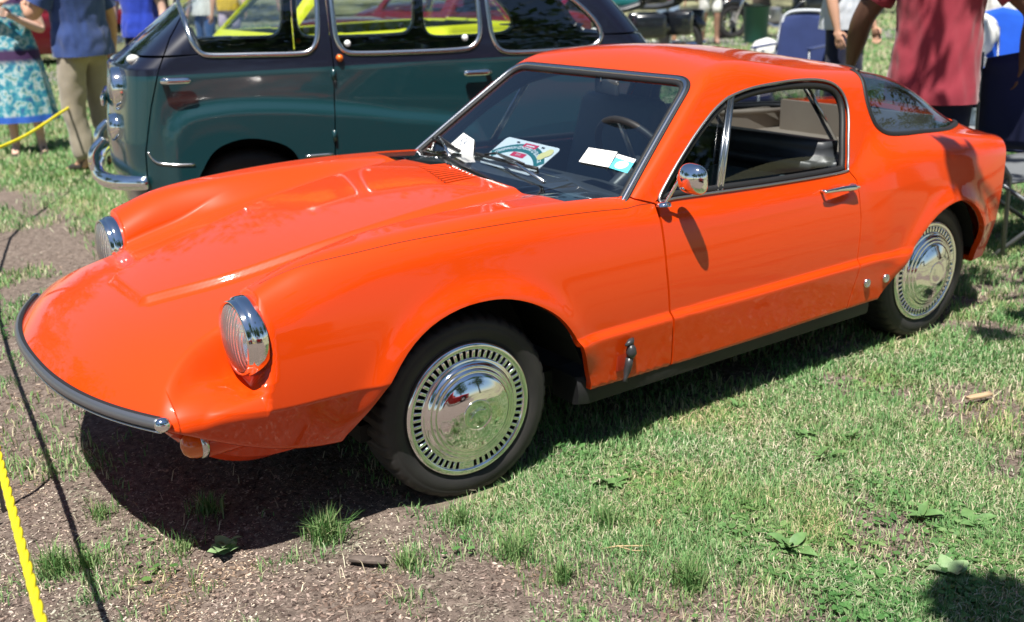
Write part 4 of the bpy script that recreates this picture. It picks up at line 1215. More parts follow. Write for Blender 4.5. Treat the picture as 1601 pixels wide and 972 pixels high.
for sgn in (1, -1):
    for Q in (VW1, VW2, VW3):
        Pq, Nq = van_side(offset_poly(Q, .004, 160), sgn)
        o = strip('window_trim', Pq, Nq, BRIGHT, parent=van, w=.0125, h=.009)
        side = VAN.clip(f_win(Q)).clip(lambda P: -sgn*P[:, 1]).offset(-.01)
        link('side_window', side.mesh('side_window'), van, VGL)
    Pq, Nq = van_side(np.array(smooth_curve([(.372, .685), (.352, .648), (.31, .627), (.175, .617)], 6)), sgn); strip('side_moulding', Pq, Nq, BRIGHT, van, .006, .006, False)
    Pq, Nq = van_side(np.array([(x, .614) for x in np.linspace(-.335, -.468, 8)]), sgn); strip('side_moulding', Pq, Nq, BRIGHT, van, .006, .006, False)
    for (x0, x1, z0, z1) in ((.265, .150, 1.000, .998), (-1.26, -1.13, .957, .957)):
        Pq, Nq = van_side(np.array([(x, z) for x, z in zip(np.linspace(x0, x1, 9), np.linspace(z0, z1, 9))]), sgn)
        pt = Pq+Nq*.035
        MB().tube([Pq[0]-Nq[0]*.01, pt[0]]+list(pt[1:-1])+[pt[-1]], [.012, .016]+[.016]*7+[.012], 10).build('door_handle', CHROME, van)
    for z in (.985, .703):
        Pq, Nq = van_side(np.array([(-.50+(.02 if z < .8 else 0), z-.025), (-.50+(.02 if z < .8 else 0), z+.025)]), sgn)
        MB().tube([Pq[0]+Nq[0]*.006, Pq[1]+Nq[1]*.006], .010, 10).build('door_hinge', VGREEN, van)
    Pq, Nq = van_side(np.array([(-.535, 1.058)]), sgn)
    bm = bmesh.new(); bmesh.ops.create_uvsphere(bm, u_segments=14, v_segments=8, radius=.018); bmesh.ops.translate(bm, vec=Pq[0]+Nq[0]*.008, verts=bm.verts); MB().bm(bm).build('side_indicator', AMBER, van)
    for x in (-.584, -1.163):
        Pq, Nq = van_side(np.array([(x, 1.125)]), sgn)
        bm = bmesh.new(); bmesh.ops.create_uvsphere(bm, u_segments=12, v_segments=8, radius=.017); bmesh.ops.translate(bm, vec=Pq[0]-Nq[0]*.02, verts=bm.verts); MB().bm(bm).build('window_knob', WHITE, van)
    for cx in (WF, WR):
        A = [q for q in (VARCH if cx == WF else VARCHR) if q[1] > .05][::2]; n_ = len(A)
        vs = [(x, sgn*.70, z) for x, z in A]+[(x, sgn*.42, z) for x, z in A]
        link('wheel_housing', pymesh('wheel_housing', vs, [(i, i+1, n_+i+1, n_+i) for i in range(n_-1)]+[tuple(range(n_, 2*n_))], False), van, DARK)
        w_ = MB().lathe([(.17, -.13), (.25, -.13), (.275, -.11), (.325, -.08), (.325, -.04), (.312, -.012), (.28, -.002), (.24, .004), (.195, -.004), (.17, -.02)], 56, 'y', (0, 0, 0)).build('wheel', TYRE, van)
        w_.location = (cx, sgn*.665, .33)
        if sgn < 0: w_.rotation_euler = (0, 0, math.pi)
        MB().lathe([(.178, -.012), (.165, -.03), (.12, -.01), (.10, -.004), (.085, .012), (.05, .022), (0, .025)], 40, 'y').build('hubcap', CHROME, w_)
# far pillars, dark seats and wheel seen through the glass
for y in (.30, -.30):
    for x in (-.45, -1.2):
        bm = bmesh.new(); bmesh.ops.create_cube(bm, size=1); bmesh.ops.scale(bm, vec=(.12, .50, .50), verts=bm.verts); bmesh.ops.bevel(bm, geom=bm.edges[:], offset=.05, segments=3, affect='EDGES')
        bmesh.ops.translate(bm, vec=(x, y, .78), verts=bm.verts); MB().bm(bm).build('seat_back', VINYL, van)
ringp = [Vector((.06+.10*math.cos(t)*.5, .32+.20*math.sin(t), 1.03+.17*math.cos(t))) for t in np.linspace(0, 2*math.pi, 36, endpoint=False)]
MB().tube(ringp, .012, 8, True).build('steering_wheel', BLACKR, van)
MB().box((-.9, 0, .30), (2.5, 1.1, .05)).build('floor', DARK, van)
MB().box((.18, 0, .93), (.2, 1.1, .12), None, .03).build('dashboard', VBLACK, van)
# nose: lamps, bumper
for s in (1, -1):
    c0 = (.46, s*.47, .955)
    h = MB().lathe([(.085, .03), (.095, .035), (.10, .025), (.10, -.03), (.09, -.07)], 36, 'x', c0).build('headlamp', CHROME, van)
    MB().lathe([(0, .055), (.05, .05), (.085, .03)], 30, 'x', c0).build('lens', mat_lens(), h)
    c1 = (.50, s*.44, .775)
    h = MB().lathe([(.055, .03), (.064, .03), (.066, -.02), (.05, -.06)], 30, 'x', c1).build('fog_lamp', CHROME, van)
    MB().lathe([(0, .045), (.035, .04), (.055, .03)], 26, 'x', c1).build('lens', mat_lens(), h)
    bm = bmesh.new(); bmesh.ops.create_uvsphere(bm, u_segments=14, v_segments=10, radius=1); bmesh.ops.scale(bm, vec=(.030, .020, .022), verts=bm.verts); bmesh.ops.translate(bm, vec=(.385, s*.57, 1.09), verts=bm.verts)
    MB().bm(bm).build('wing_indicator', mat('clear_lamp', (.7, .7, .66), rough=.1, coat=1.), van)
    bp_ = smooth_curve([(.625, s*.0, .545), (.625, s*.25, .545), (.595, s*.48, .545), (.53, s*.63, .545), (.43, s*.70, .545), (.385, s*.71, .545)], 8)
    MB().tube(bp_, [.036]*(len(bp_)-3)+[.034, .030, .020], 14).build('bumper', CHROME, van)
    MB().tube(smooth_curve([(.60, s*.34, .50), (.630, s*.34, .57), (.625, s*.34, .65), (.57, s*.34, .71)], 6), [.016+.010*math.sin(math.pi*t) for t in np.linspace(.1, .95, 19)], 12).build('overrider', CHROME, van)
MB().box((.555, 0, .88), (.02, .52, .05), None, .008).build('nose_moulding', CHROME, van)

# ---- plain saloons for the rows behind (and the red one the hubcaps mirror)
def saloon(name, label, col, loc, rz, L=3.9, W=1.55, H=1.36, belt_=.92, hood=.90, boot=.90, cab=(.35, -1.35), roofx=(-.15, -1.0), detail=True, slope=.10):
    root = thing(name, label, 'car', loc, rz)
    x0, x1 = L*.5, -L*.5
    TOP = spl([x1, x1+.25, cab[1]-.1, cab[0]+.05, x0-.3, x0], [boot-.13, boot-.02, belt_-.01, belt_-.01, hood-.04, hood-.14])
    def Fs(x, y, z):
        b = np.abs(y); hw = W/2-.22*np.maximum(z-.55, 0)**2-.3*np.maximum(.45-z, 0)**2-.05*sst(x, x0-.8, x0)-.05*sst(-x, -x1-.8, -x1)
        F = smax(smax(z-TOP(x)+.05*b*b, b-hw, .10), np.maximum(x-(x0-.16*b*b), (x1+.16*b*b)-x), .07)
        F = np.maximum(F, .20-z)
        t = (z-belt_)/(H-belt_)
        g = smax(smax(b-(W/2-.09-.16*np.clip(t, 0, 1.2)), z-(H-.05*b*b), .06), smax(x-(cab[0]+(roofx[0]-cab[0])*t), (cab[1]+(roofx[1]-cab[1])*t)-x, .03), .05)
        g = np.maximum(g, .5-z)
        return np.minimum(F, g)
    u = np.concatenate([np.linspace(x0-.001, x0-.15, 8), np.linspace(x0-.18, x1+.18, 86), np.linspace(x1+.15, x1+.001, 8)])
    th = np.radians(np.linspace(-85, 88, 44)); e = .33*W/2
    cols = [(1, math.cos(t), math.sin(t)) for t in th]+[(1-k/14, 0, 1) for k in range(15)]
    OX = np.array([c[0]*e for c in cols]); O_ = np.zeros((len(u), len(cols), 3)); D_ = np.zeros_like(O_)
    O_[..., 0] = u[:, None]; O_[..., 1] = OX; O_[..., 2] = .52; D_[..., 1] = [c[1] for c in cols]; D_[..., 2] = [c[2] for c in cols]
    T = grid_tm(shell(Fs, O_, D_, 1.0, 30), Fs)
    wx = (x0-.72, x1+.72)
    def f_ar(P): return np.where(P[:, 1] > .35, np.minimum(np.hypot(P[:, 0]-wx[0], P[:, 2]-.30), np.hypot(P[:, 0]-wx[1], P[:, 2]-.30))-.345, 1.)
    def quad(x): return [(cab[0]-.10, belt_+.035), (roofx[0]-.02, H-.09), (-.52, H-.085), (-.52, belt_+.035)] if x == 0 else [(-.60, belt_+.035), (-.60, H-.085), (roofx[1]+.04, H-.09), (cab[1]+.16, belt_+.035)]
    wins = [lambda P, q=quad(k): np.where((P[:, 1] > .3) & (P[:, 2] > belt_), sdpoly(q, P[:, 0], P[:, 2]), 1.) for k in (0, 1)]
    fw = lambda P: np.where((P[:, 0] > .5*(cab[0]+roofx[0])-.25) & (P[:, 2] > belt_+.02), sdpoly([(-.55, belt_+.06), (.55, belt_+.06), (.46, H-.09), (-.46, H-.09)], P[:, 1], P[:, 2], .02), 1.)
    rw = lambda P: np.where((P[:, 0] < .5*(cab[1]+roofx[1])+.25) & (P[:, 2] > belt_+.02), sdpoly([(-.52, belt_+.07), (.52, belt_+.07), (.43, H-.10), (-.43, H-.10)], P[:, 1], P[:, 2], .02), 1.)
    B_ = T.clip(neg(f_ar)); gl = []
    for f in wins+[fw, rw]: gl.append(B_.clip(f).offset(-.01)); B_ = B_.clip(neg(f))
    link('body', both(B_.skirt(.03, lambda M: np.abs(M[:, 1]) > .01)).mesh('body'), root, col)
    for g, nm in zip(gl, ('side_window', 'side_window', 'windscreen', 'rear_window')): link(nm, both(g).mesh(nm), root, VGL)
    for x, s_ in ((x0-.002, 1), (x1+.002, -1)):
        MB().box((x-s_*.04, 0, .50), (.06, W-.34, .50), None, .02).build('end_panel', col, root)
        MB().tube(smooth_curve([(x-s_*.25, -W/2+.01, .46), (x-s_*.02, -W/2+.22, .46), (x+s_*.05, 0, .46), (x-s_*.02, W/2-.22, .46), (x-s_*.25, W/2-.01, .46)], 5), .045, 10).build('bumper', CHROME, root)
        for y in (-1, 1):
            MB().lathe([(0, .03*s_), (.05, .026*s_), (.075, .01*s_), (.08, -.03*s_)], 22, 'x', (x+s_*.004, y*(W/2-.27), .66)).build('headlight' if s_ > 0 else 'tail_light', mat_lens() if s_ > 0 else LAMPR, root)
    for cx in wx:
        for y in (1, -1):
            w_ = MB().lathe([(.17, -.15), (.26, -.15), (.295, -.12), (.30, -.05), (.285, -.01), (.25, 0), (.19, 0), (.18, -.02)], 40, 'y').build('wheel', TYRE, root)
            w_.location = (cx, y*(W/2-.03), .298); w_.rotation_euler = (0, 0, 0 if y > 0 else math.pi)
            MB().lathe([(.185, -.015), (.15, -.03), (.10, -.008), (.05, .004), (0, .006)], 30, 'y').build('rim', BRIGHT, w_)
            MB().lathe([(.34, -.28), (.34, -.03)], 24, 'y', (cx, y*(W/2-.02), .30)).build('wheel_housing', DARK, root) if y > 0 else MB().lathe([(.34, .28), (.34, .03)], 24, 'y', (cx, y*(W/2-.02), .30)).build('wheel_housing', DARK, root)
    MB().box((0, 0, .24), (L*.6, W*.7, .05)).build('underbody', DARK, root)
    for y in (.33, -.33): MB().box((-.45, y, .72), (.14, .46, .50), Matrix.Rotation(-.2, 3, 'Y'), .05).build('seat_back', VINYL, root)
    MB().box((cab[0]-.10, 0, belt_-.10), (.30, W*.74, .10), None, .03).build('dashboard', VINYL, root)
    return root
LIME = paint('lime_yellow_paint', (.62, .66, .03))
MAROON = paint('maroon_paint', (.12, .008, .014)); RED = paint('red_paint', (.50, .012, .012))
saloon('lime_car', 'lime yellow vintage saloon seen through the windows of the green microvan', LIME, (-3.00, -4.75, 0), 0.0, L=3.3, W=1.5, H=1.42, belt_=.985, hood=1.02, boot=.92, cab=(1.42, -.62), roofx=(.98, -.32))
# ---------------------------------------------------------------- people
def skin_mesh(name, nodes, edges, root, parent, m, sub=2, post=None):
    """nodes {key: (co, rx, ry)}; grows a skin round the edges"""
    keys = list(nodes); ix = {k: i for i, k in enumerate(keys)}
    me = bpy.data.meshes.new(name)
    me.from_pydata([nodes[k][0] for k in keys], [(ix[a], ix[b]) for a, b in edges], [])
    o = bpy.data.objects.new(name, me); COL.objects.link(o)
    md = o.modifiers.new('skin', 'SKIN'); md.use_smooth_shade = True
    sv = me.skin_vertices[0].data
    for k in keys:
        q = nodes[k]; sv[ix[k]].radius = (q[1], q[2] if len(q) > 2 else q[1]); sv[ix[k]].use_root = (k == root)
    s = o.modifiers.new('sub', 'SUBSURF'); s.levels = sub; s.render_levels = sub
    dg = bpy.context.evaluated_depsgraph_get(); dg.update()
    nm = bpy.data.meshes.new_from_object(o.evaluated_get(dg))
    nm.name = name
    bpy.data.objects.remove(o); bpy.data.meshes.remove(me)
    if post: post(nm)
    nm.polygons.foreach_set('use_smooth', [True]*len(nm.polygons))
    return link(name, nm, parent, m)
def hand_nodes(N, E, w_key, wrist, d, side, palm_n, size=1.0, curl=.5):
    """palm and five unequal fingers beyond the wrist; d = forearm direction"""
    d = Vector(d).normalized(); n = Vector(palm_n); n = (n-d*n.dot(d)).normalized(); s = d.cross(n)*side
    wv = Vector(wrist); pk = w_key+'_palm'
    N[pk] = (wv+d*.055*size, .034*size, .016*size); E.append((w_key, pk))
    for i, (off, ln) in enumerate(((-.030, .068), (-.010, .078), (.011, .073), (.030, .056))):
        b = wv+d*.088*size+s*off*size
        a1 = b+(d*math.cos(curl*.5)+n*math.sin(curl*.5))*ln*.5*size
        a2 = a1+(d*math.cos(curl*1.4)+n*math.sin(curl*1.4))*ln*.5*size
        for j, q in enumerate((b, a1, a2)): N[f'{w_key}_f{i}{j}'] = (q, (.0095, .0088, .0070)[j]*size)
        E += [(pk, f'{w_key}_f{i}0'), (f'{w_key}_f{i}0', f'{w_key}_f{i}1'), (f'{w_key}_f{i}1', f'{w_key}_f{i}2')]
    t0 = wv+d*.035*size-s*.034*size+n*.008*size; t1 = t0+(d*.8-s*.5+n*.35).normalized()*.034*size; t2 = t1+(d+n*.3).normalized()*.028*size
    for j, q in enumerate((t0, t1, t2)): N[f'{w_key}_t{j}'] = (q, (.013, .0105, .008)[j]*size)
    E += [(pk, f'{w_key}_t0'), (f'{w_key}_t0', f'{w_key}_t1'), (f'{w_key}_t1', f'{w_key}_t2')]
def person(label, loc, rz, H=1.75, skin=(.55, .33, .24), shirt=None, legs=None, dress=None, arms=None, stance=.10, build_=1.0, armk=1.12, lean=(0, 0), step=.0, hair=(.04, .025, .015), shoe=(.03, .025, .02), group=None, shorts=None, hairlen=0.):
    root = thing('person', label, 'person', loc, rz, group)
    k = H/1.75; B = build_
    SK = mat('skin_%d' % int(sum(skin)*1000), skin, rough=.5, spec=.35, noise=(7, .35, tuple(c*.8 for c in skin)))
    V3 = lambda x, y, z: Vector((x*k+lean[0]*max(z-.9, 0), y*k+lean[1]*max(z-.9, 0), z*k))
    N = {'pelvis': (V3(0, 0, .98), .105*k*B, .080*k*B), 'waist': (V3(.0, 0, 1.10), .100*k*B, .075*k*B), 'chest': (V3(-.01, 0, 1.30), .122*k*B, .085*k*B),
         'neckb': (V3(-.02, 0, 1.45), .075*k, .065*k), 'neck': (V3(0, 0, 1.53), .052*k, .052*k), 'jaw': (V3(.030, 0, 1.60), .062*k, .070*k), 'head': (V3(.012, 0, 1.67), .076*k, .090*k), 'crown': (V3(-.005, 0, 1.725), .056*k, .066*k)}
    E = [('pelvis', 'waist'), ('waist', 'chest'), ('chest', 'neckb'), ('neckb', 'neck'), ('neck', 'jaw'), ('jaw', 'head'), ('head', 'crown')]
    arms = arms or {}
    for s, nm in ((1, 'l'), (-1, 'r')):
        sh, el, wr, pn = arms.get(nm, (None, (.02, .27*s, 1.13), (.10, .29*s, .88), (0, -s, 0)))
        sh = V3(-.01, .185*s*B, 1.42); el = V3(el[0], el[1]*B, el[2]); wr = V3(wr[0], wr[1]*B, wr[2])
        N['cl'+nm] = (V3(-.015, .09*s, 1.42), .07*k); N['sh'+nm] = (sh, .062*k*B*armk); N['ua'+nm] = (sh.lerp(el, .5), .050*k*B*armk); N['el'+nm] = (el, .040*k*B*armk); N['fa'+nm] = (el.lerp(wr, .35), .041*k*B*armk); N['wr'+nm] = (wr, .026*k, .024*k)
        E += [('neckb', 'cl'+nm), ('cl'+nm, 'sh'+nm), ('sh'+nm, 'ua'+nm), ('ua'+nm, 'el'+nm), ('el'+nm, 'fa'+nm), ('fa'+nm, 'wr'+nm)]
        hand_nodes(N, E, 'wr'+nm, wr, (wr-el), s, pn, k*1.02)
        f = step*s
        hip, kn, an = V3(0, stance*s*.95, .93), V3(.03+f*.5, stance*s*1.05, .50), V3(-.02+f, stance*s*1.1, .085)
        N['hip'+nm] = (hip, .078*k*B); N['th'+nm] = (hip.lerp(kn, .5), .080*k*B); N['kn'+nm] = (kn, .056*k*B); N['ca'+nm] = (kn.lerp(an, .32)+Vector((-.012, 0, 0)), .056*k*B); N['an'+nm] = (an, .036*k); N['he'+nm] = (an+Vector((-.02, 0, -.045)), .034*k, .030*k); N['ba'+nm] = (an+Vector((.12*k, .012*s, -.058)), .040*k, .022*k); N['to'+nm] = (an+Vector((.19*k, .018*s, -.064)), .030*k, .014*k)
        E += [('pelvis', 'hip'+nm), ('hip'+nm, 'th'+nm), ('th'+nm, 'kn'+nm), ('kn'+nm, 'ca'+nm), ('ca'+nm, 'an'+nm), ('an'+nm, 'he'+nm), ('an'+nm, 'ba'+nm), ('ba'+nm, 'to'+nm)]
    N['nose'] = (V3(.100, 0, 1.645), .013*k); E.append(('head', 'nose'))
    skin_mesh('figure', N, E, 'pelvis', root, SK)
    HM = mat('hair_%d' % int(sum(hair)*1000), hair, rough=.6, bump=(40, .6, .01))
    skin_mesh('hair', {'a': (V3(-.015, 0, 1.73), .075*k, .078*k), 'b': (V3(-.045, 0, 1.66), .078*k, .068*k), 'c': (V3(-.055, 0, 1.60-hairlen), .06*k, .05*k)}, [('a', 'b'), ('b', 'c')], 'a', root, HM)
    hd = MB()
    for s in (1, -1):
        for z, x, r in ((1.668, .083, .011),):
            bm = bmesh.new(); bmesh.ops.create_uvsphere(bm, u_segments=8, v_segments=6, radius=r*k); bmesh.ops.translate(bm, vec=V3(x, .030*s, z), verts=bm.verts); hd.bm(bm)
    hd.build('eyes', mat('eye_white', (.5, .48, .45), rough=.2), root)
    def wrinkle(sc, am, seed):
        def f(me):
            n = len(me.vertices); co = np.empty(n*3, np.float32); me.vertices.foreach_get('co', co); co = co.reshape(-1, 3); nn = np.empty(n*3, np.float32); me.vertices.foreach_get('normal', nn); nn = nn.reshape(-1, 3)
            d = fbm(co[:, 0]*1.0+co[:, 1]*.8, co[:, 2]*.7+co[:, 1]*.5, sc, seed, 3)-.5
            co = co+nn*(d*am)[:, None]; me.vertices.foreach_set('co', co.ravel().astype(np.float32)); me.update()
        return f
    def gr_(key, a, b=None): q = N[key]; return (q[0], a, b if b else a)
    if shirt is not None:
        m_, sl, hem = shirt
        lev = [(hem, .205, .165), (hem+.05, .205, .165), (hem+.16, .196, .155), (1.10, .182, .142), (1.22, .190, .145), (1.32, .208, .148), (1.39, .212, .138), (1.44, .185, .115), (1.475, .115, .085), (1.50, .075, .070)]
        zz_ = np.array([q[0] for q in lev]); hh = np.linspace(hem, 1.50, 46); n = 72; vs = []
        RX, RY = np.interp(hh, zz_, [q[1] for q in lev]), np.interp(hh, zz_, [q[2] for q in lev])
        tt = np.linspace(0, 2*math.pi, n, endpoint=False); sd = int(abs(loc[0]*13+loc[1]*7)) % 50
        for z, rx, ry in zip(hh, RX, RY):
            cx_, cy_ = np.cos(tt), np.sin(tt)
            # folds: drags running slantwise from the shoulders, deeper towards the hem
            f = (fbm(cx_*.9+z*.5+5, cy_*.9-z*.9, .30, 60+sd, 3)-.5)*.17+(vnoise(cx_*1.2-z*2.2, cy_*1.2+z*1.2, .13, 80+sd)-.5)*.065
            f = f*min(1, max(.25, (1.46-z)/.35)); q_ = 1.0+.06*np.cos(2*tt)*0
            ex = np.sign(cx_)*np.abs(cx_)**.85; ey = np.sign(cy_)*np.abs(cy_)**.85
            for a_, b_, d_ in zip(ex, ey, f): vs.append(V3(-.01+ry*a_*B*(1+d_), rx*b_*B*(1+d_), z))
        sh_m = pymesh('shirt', vs, [(a*n+b, a*n+(b+1) % n, (a+1)*n+(b+1) % n, (a+1)*n+b) for a in range(45) for b in range(n)])
        so = link('shirt', sh_m, root, m_)
        for s, nm in ((1, 'l'), (-1, 'r')):
            a0 = N['cl'+nm][0]+Vector((0, .03*s, -.045*k)); a1 = N['sh'+nm][0]+Vector((0, -.01*s, -.012)); e_ = N['el'+nm][0]; w__ = N['wr'+nm][0]
            path = [a0, a1, a1.lerp(e_, .35*min(sl, 1)), a1.lerp(e_, .7*min(sl, 1)), a1.lerp(e_, min(sl, 1.))]; rd = [.085, .088, .080, .078, .080]
            path = smooth_curve(path, 5); rr = np.interp(np.linspace(0, 4, len(path)), range(5), rd)*k*B
            tb = MB().tube(path, rr, 24, caps=False); va = np.array(tb.v); c_ = np.repeat(np.array(path), 24, 0); d_ = va-c_
            g_ = 1+(fbm(va[:, 0]*1.2+va[:, 2], va[:, 1]*1.2-va[:, 2]*.6, .10, 90+sd, 2)-.5)*.30
            tb.v = [tuple(q) for q in c_+d_*g_[:, None]]; tb.build('sleeve', m_, so)
    if legs is not None:
        m_, cut = legs
        LN = {'w': (V3(0, 0, 1.06), .140*k*B, .110*k*B), 'p': (V3(-.01, 0, .95), .150*k*B, .118*k*B)}; LE = [('w', 'p')]
        for s, nm in ((1, 'l'), (-1, 'r')):
            LN['h'+nm] = (N['hip'+nm][0]+Vector((0, 0, -.04)), .098*k*B); LN['t'+nm] = (N['th'+nm][0], .098*k*B); LE += [('p', 'h'+nm), ('h'+nm, 't'+nm)]
            if cut == 'long':
                LN['k'+nm] = (N['kn'+nm][0], .082*k*B); LN['c'+nm] = (N['kn'+nm][0].lerp(N['an'+nm][0], .5), .076*k*B); LN['a'+nm] = (N['an'+nm][0]+Vector((0, 0, .0)), .074*k*B); LE += [('t'+nm, 'k'+nm), ('k'+nm, 'c'+nm), ('c'+nm, 'a'+nm)]
            else:
                LN['k'+nm] = (N['kn'+nm][0]+Vector((0, 0, .03)), .100*k*B); LE += [('t'+nm, 'k'+nm)]
        skin_mesh('trousers' if cut == 'long' else 'shorts', LN, LE, 'p', root, m_, 3, wrinkle(.11, .030, 71))
    if dress is not None:
        m_, hem = dress
        levels = [(hem, .30, .25), (hem+.12, .285, .235), (.60, .265, .215), (.80, .235, .185), (.96, .210, .165), (1.10, .175, .135), (1.20, .172, .132), (1.30, .182, .142), (1.38, .165, .120), (1.43, .120, .085)]
        vs = []; n = 72
        for (z, rx, ry) in levels:
            fold = max(0, (1.05-z))*.05
            for q in range(n):
                t = 2*math.pi*q/n; f = 1+fold*(math.sin(9*t)+.6*math.sin(14*t+1.3)); vs.append(V3(ry*math.cos(t)*f*B, rx*math.sin(t)*f*B, z))
        fs = [(i*n+q, i*n+(q+1) % n, (i+1)*n+(q+1) % n, (i+1)*n+q) for i in range(len(levels)-1) for q in range(n)]
        link('dress', pymesh('dress', vs, fs), root, m_)
        st = MB()
        for s in (1, -1): st.tube([V3(.10, .085*s, 1.40), V3(.05, .10*s, 1.475), V3(-.08, .09*s, 1.42)], .016, 8)
        st.build('straps', m_, root)
    sh_ = mat('shoe_%d' % int(sum(shoe)*1000), shoe, rough=.5)
    for s, nm in ((1, 'l'), (-1, 'r')):
        an = N['an'+nm][0]
        if dress is not None:
            MB().box(an+Vector((.085*k, .012*s, -.078)), (.25*k, .088*k, .016), None, .006).tube([an+Vector((.02, .05*s, -.07)), an+Vector((.13, .014*s, -.028)), an+Vector((.04, -.045*s, -.07))], .007, 6).build('sandal', sh_, root)
        else:
            skin_mesh('shoe', {'a': (an+Vector((-.03, 0, -.035)), .046*k, .042*k), 'b': (an+Vector((.06*k, .008*s, -.045)), .048*k, .036*k), 'c': (an+Vector((.17*k, .016*s, -.055)), .046*k, .024*k), 'd': (an+Vector((.0, 0, .02)), .044*k)}, [('a', 'b'), ('b', 'c'), ('a', 'd')], 'a', root, sh_)
    return root

def dress_mat():
    m = bpy.data.materials.new('printed_dress'); m.use_nodes = True; n = m.node_tree.nodes; l = m.node_tree.links; b = n['Principled BSDF']; b.inputs['Roughness'].default_value = .7
    tc = n.new('ShaderNodeTexCoord'); v = n.new('ShaderNodeTexVoronoi'); v.inputs['Scale'].default_value = 22; l.new(tc.outputs['Object'], v.inputs['Vector'])
    t = n.new('ShaderNodeTexNoise'); t.inputs['Scale'].default_value = 16; t.inputs['Detail'].default_value = 3; l.new(tc.outputs['Object'], t.inputs['Vector'])
    r = n.new('ShaderNodeValToRGB'); e = r.color_ramp.elements
    st = [(.30, (.02, .06, .22)), (.40, (.012, .17, .27)), (.48, (.05, .28, .34)), (.56, (.42, .50, .52)), (.62, (.10, .26, .20)), (.70, (.02, .12, .30))]
    while len(e) < len(st): e.new(.5)
    for q, (p, c) in zip(e, st): q.position = p; q.color = (*c, 1)
    l.new(t.outputs['Fac'], r.inputs[0])
    s = n.new('ShaderNodeSeparateXYZ'); l.new(tc.outputs['Object'], s.inputs[0])
    r2 = n.new('ShaderNodeValToRGB'); r2.color_ramp.interpolation = 'LINEAR'; e = r2.color_ramp.elements
    st = [(0, 1), (.205, 1), (.215, .0), (.25, .0), (.47, .0), (.505, 1), (.545, 1), (.565, 0), (.77, 0), (.79, 1), (.84, 1), (.86, .15), (1, .15)]
    while len(e) < len(st): e.new(.5)
    for q, (p, c) in zip(e, st): q.position = p; q.color = (c, c, c, 1)
    mr = n.new('ShaderNodeMapRange'); mr.inputs[2].default_value = 1.6; l.new(s.outputs['Z'], mr.inputs[0]); l.new(mr.outputs[0], r2.inputs[0])
    r3 = n.new('ShaderNodeValToRGB'); r3.color_ramp.interpolation = 'CONSTANT'; e = r3.color_ramp.elements
    e[0].color = (.015, .09, .42, 1); e[1].position = .30; e[1].color = (.035, .008, .06, 1)
    l.new(mr.outputs[0], r3.inputs[0])
    mx = n.new('ShaderNodeMix'); mx.data_type = 'RGBA'; l.new(r2.outputs[0], mx.inputs['Factor']); l.new(r.outputs[0], mx.inputs['A']); l.new(r3.outputs[0], mx.inputs['B'])
    l.new(mx.outputs['Result'], b.inputs['Base Color']); return m
cloth = lambda nm, c, c2=None: mat(nm, c, rough=.85, spec=.2, noise=(9, .5, c2 or tuple(q*.75 for q in c)), bump=(160, .15, .002), sheen=.2)
BLUESH = cloth('blue_chambray', (.035, .065, .20)); KHAKI = cloth('khaki_cotton', (.30, .26, .20)); ROSE = cloth('faded_red_cotton', (.27, .030, .048), (.34, .05, .07)); NAVY = cloth('navy_cotton', (.012, .015, .040))
PALE = cloth('pale_grey_cotton', (.52, .55, .60)); WHITEC = cloth('white_cotton', (.72, .72, .70)); GREYC = cloth('grey_cotton', (.30, .33, .38)); DENIM = cloth('denim', (.035, .085, .22)); YELLOWC = cloth('yellow_cotton', (.62, .42, .03)); BLACKC = cloth('black_cotton', (.012, .012, .016)); ROYAL = cloth('royal_blue_cotton', (.02, .05, .40))
PALESK = (.62, .40, .31); TANSK = (.50, .28, .19); DARKSK = (.12, .062, .042)
R_ = math.radians
person('person in a turquoise patterned sleeveless dress and sandals at the far left', (-.43, -7.06, 0), R_(78), 1.64, PALESK, dress=(dress_mat(), .30), arms={'l': (0, (.02, .27, 1.10), (.21, .05, 1.23), (0, -1, .3)), 'r': (0, (.03, -.26, 1.12), (.22, -.06, 1.33), (0, 1, .3))}, hair=(.10, .05, .02), hairlen=.12)
person('person in a blue short-sleeved shirt and khaki trousers beside the green microvan nose', (-.66, -5.72, 0), R_(-60), 1.80, TANSK, shirt=(BLUESH, .72, .86), legs=(KHAKI, 'long'), build_=1.12, arms={'r': (0, (.0, -.30, 1.12), (.06, -.335, .86), (0, 1, 0)), 'l': (0, (.10, .27, 1.16), (.30, .16, 1.20), (0, -1, .2))}, stance=.12)
person('person in a faded red short-sleeved top, back turned, beside the coupe tail', (-3.80, -.46, 0), R_(198), 1.76, DARKSK, shirt=(ROSE, .62, .68), legs=(NAVY, 'long'), armk=1.35, build_=1.18, arms={'l': (0, (.02, .36, 1.10), (.16, .44, .82), (0, -1, 0)), 'r': (0, (.05, -.40, 1.14), (.18, -.34, .86), (0, 1, 0))})
person('person in a pale grey top and navy trousers on the lawn beyond the coupe roof', (-5.95, -2.72, 0), R_(100), 1.78, TANSK, shirt=(PALE, .6, .87), legs=(NAVY, 'long'), build_=1.05, stance=.12)
person('person in white and grey knee-length shorts walking beside the parked motorcycle', (-12.5, -10.6, 0), R_(60), 1.78, (.30, .17, .12), shirt=(PALE, .6, .86), legs=(WHITEC, 'shorts'), step=.07)
person('person in light blue-grey shorts half hidden behind the motorcycle', (-11.2, -10.3, 0), R_(40), 1.74, TANSK, shirt=(GREYC, .6, .86), legs=(cloth('blue_grey_cotton', (.22, .30, .42)), 'shorts'))
person('person in a bright blue top just behind the microvan windscreen', (-2.0, -8.6, 0), R_(50), 1.72, PALESK, shirt=(ROYAL, .6, .86), legs=(NAVY, 'long'))
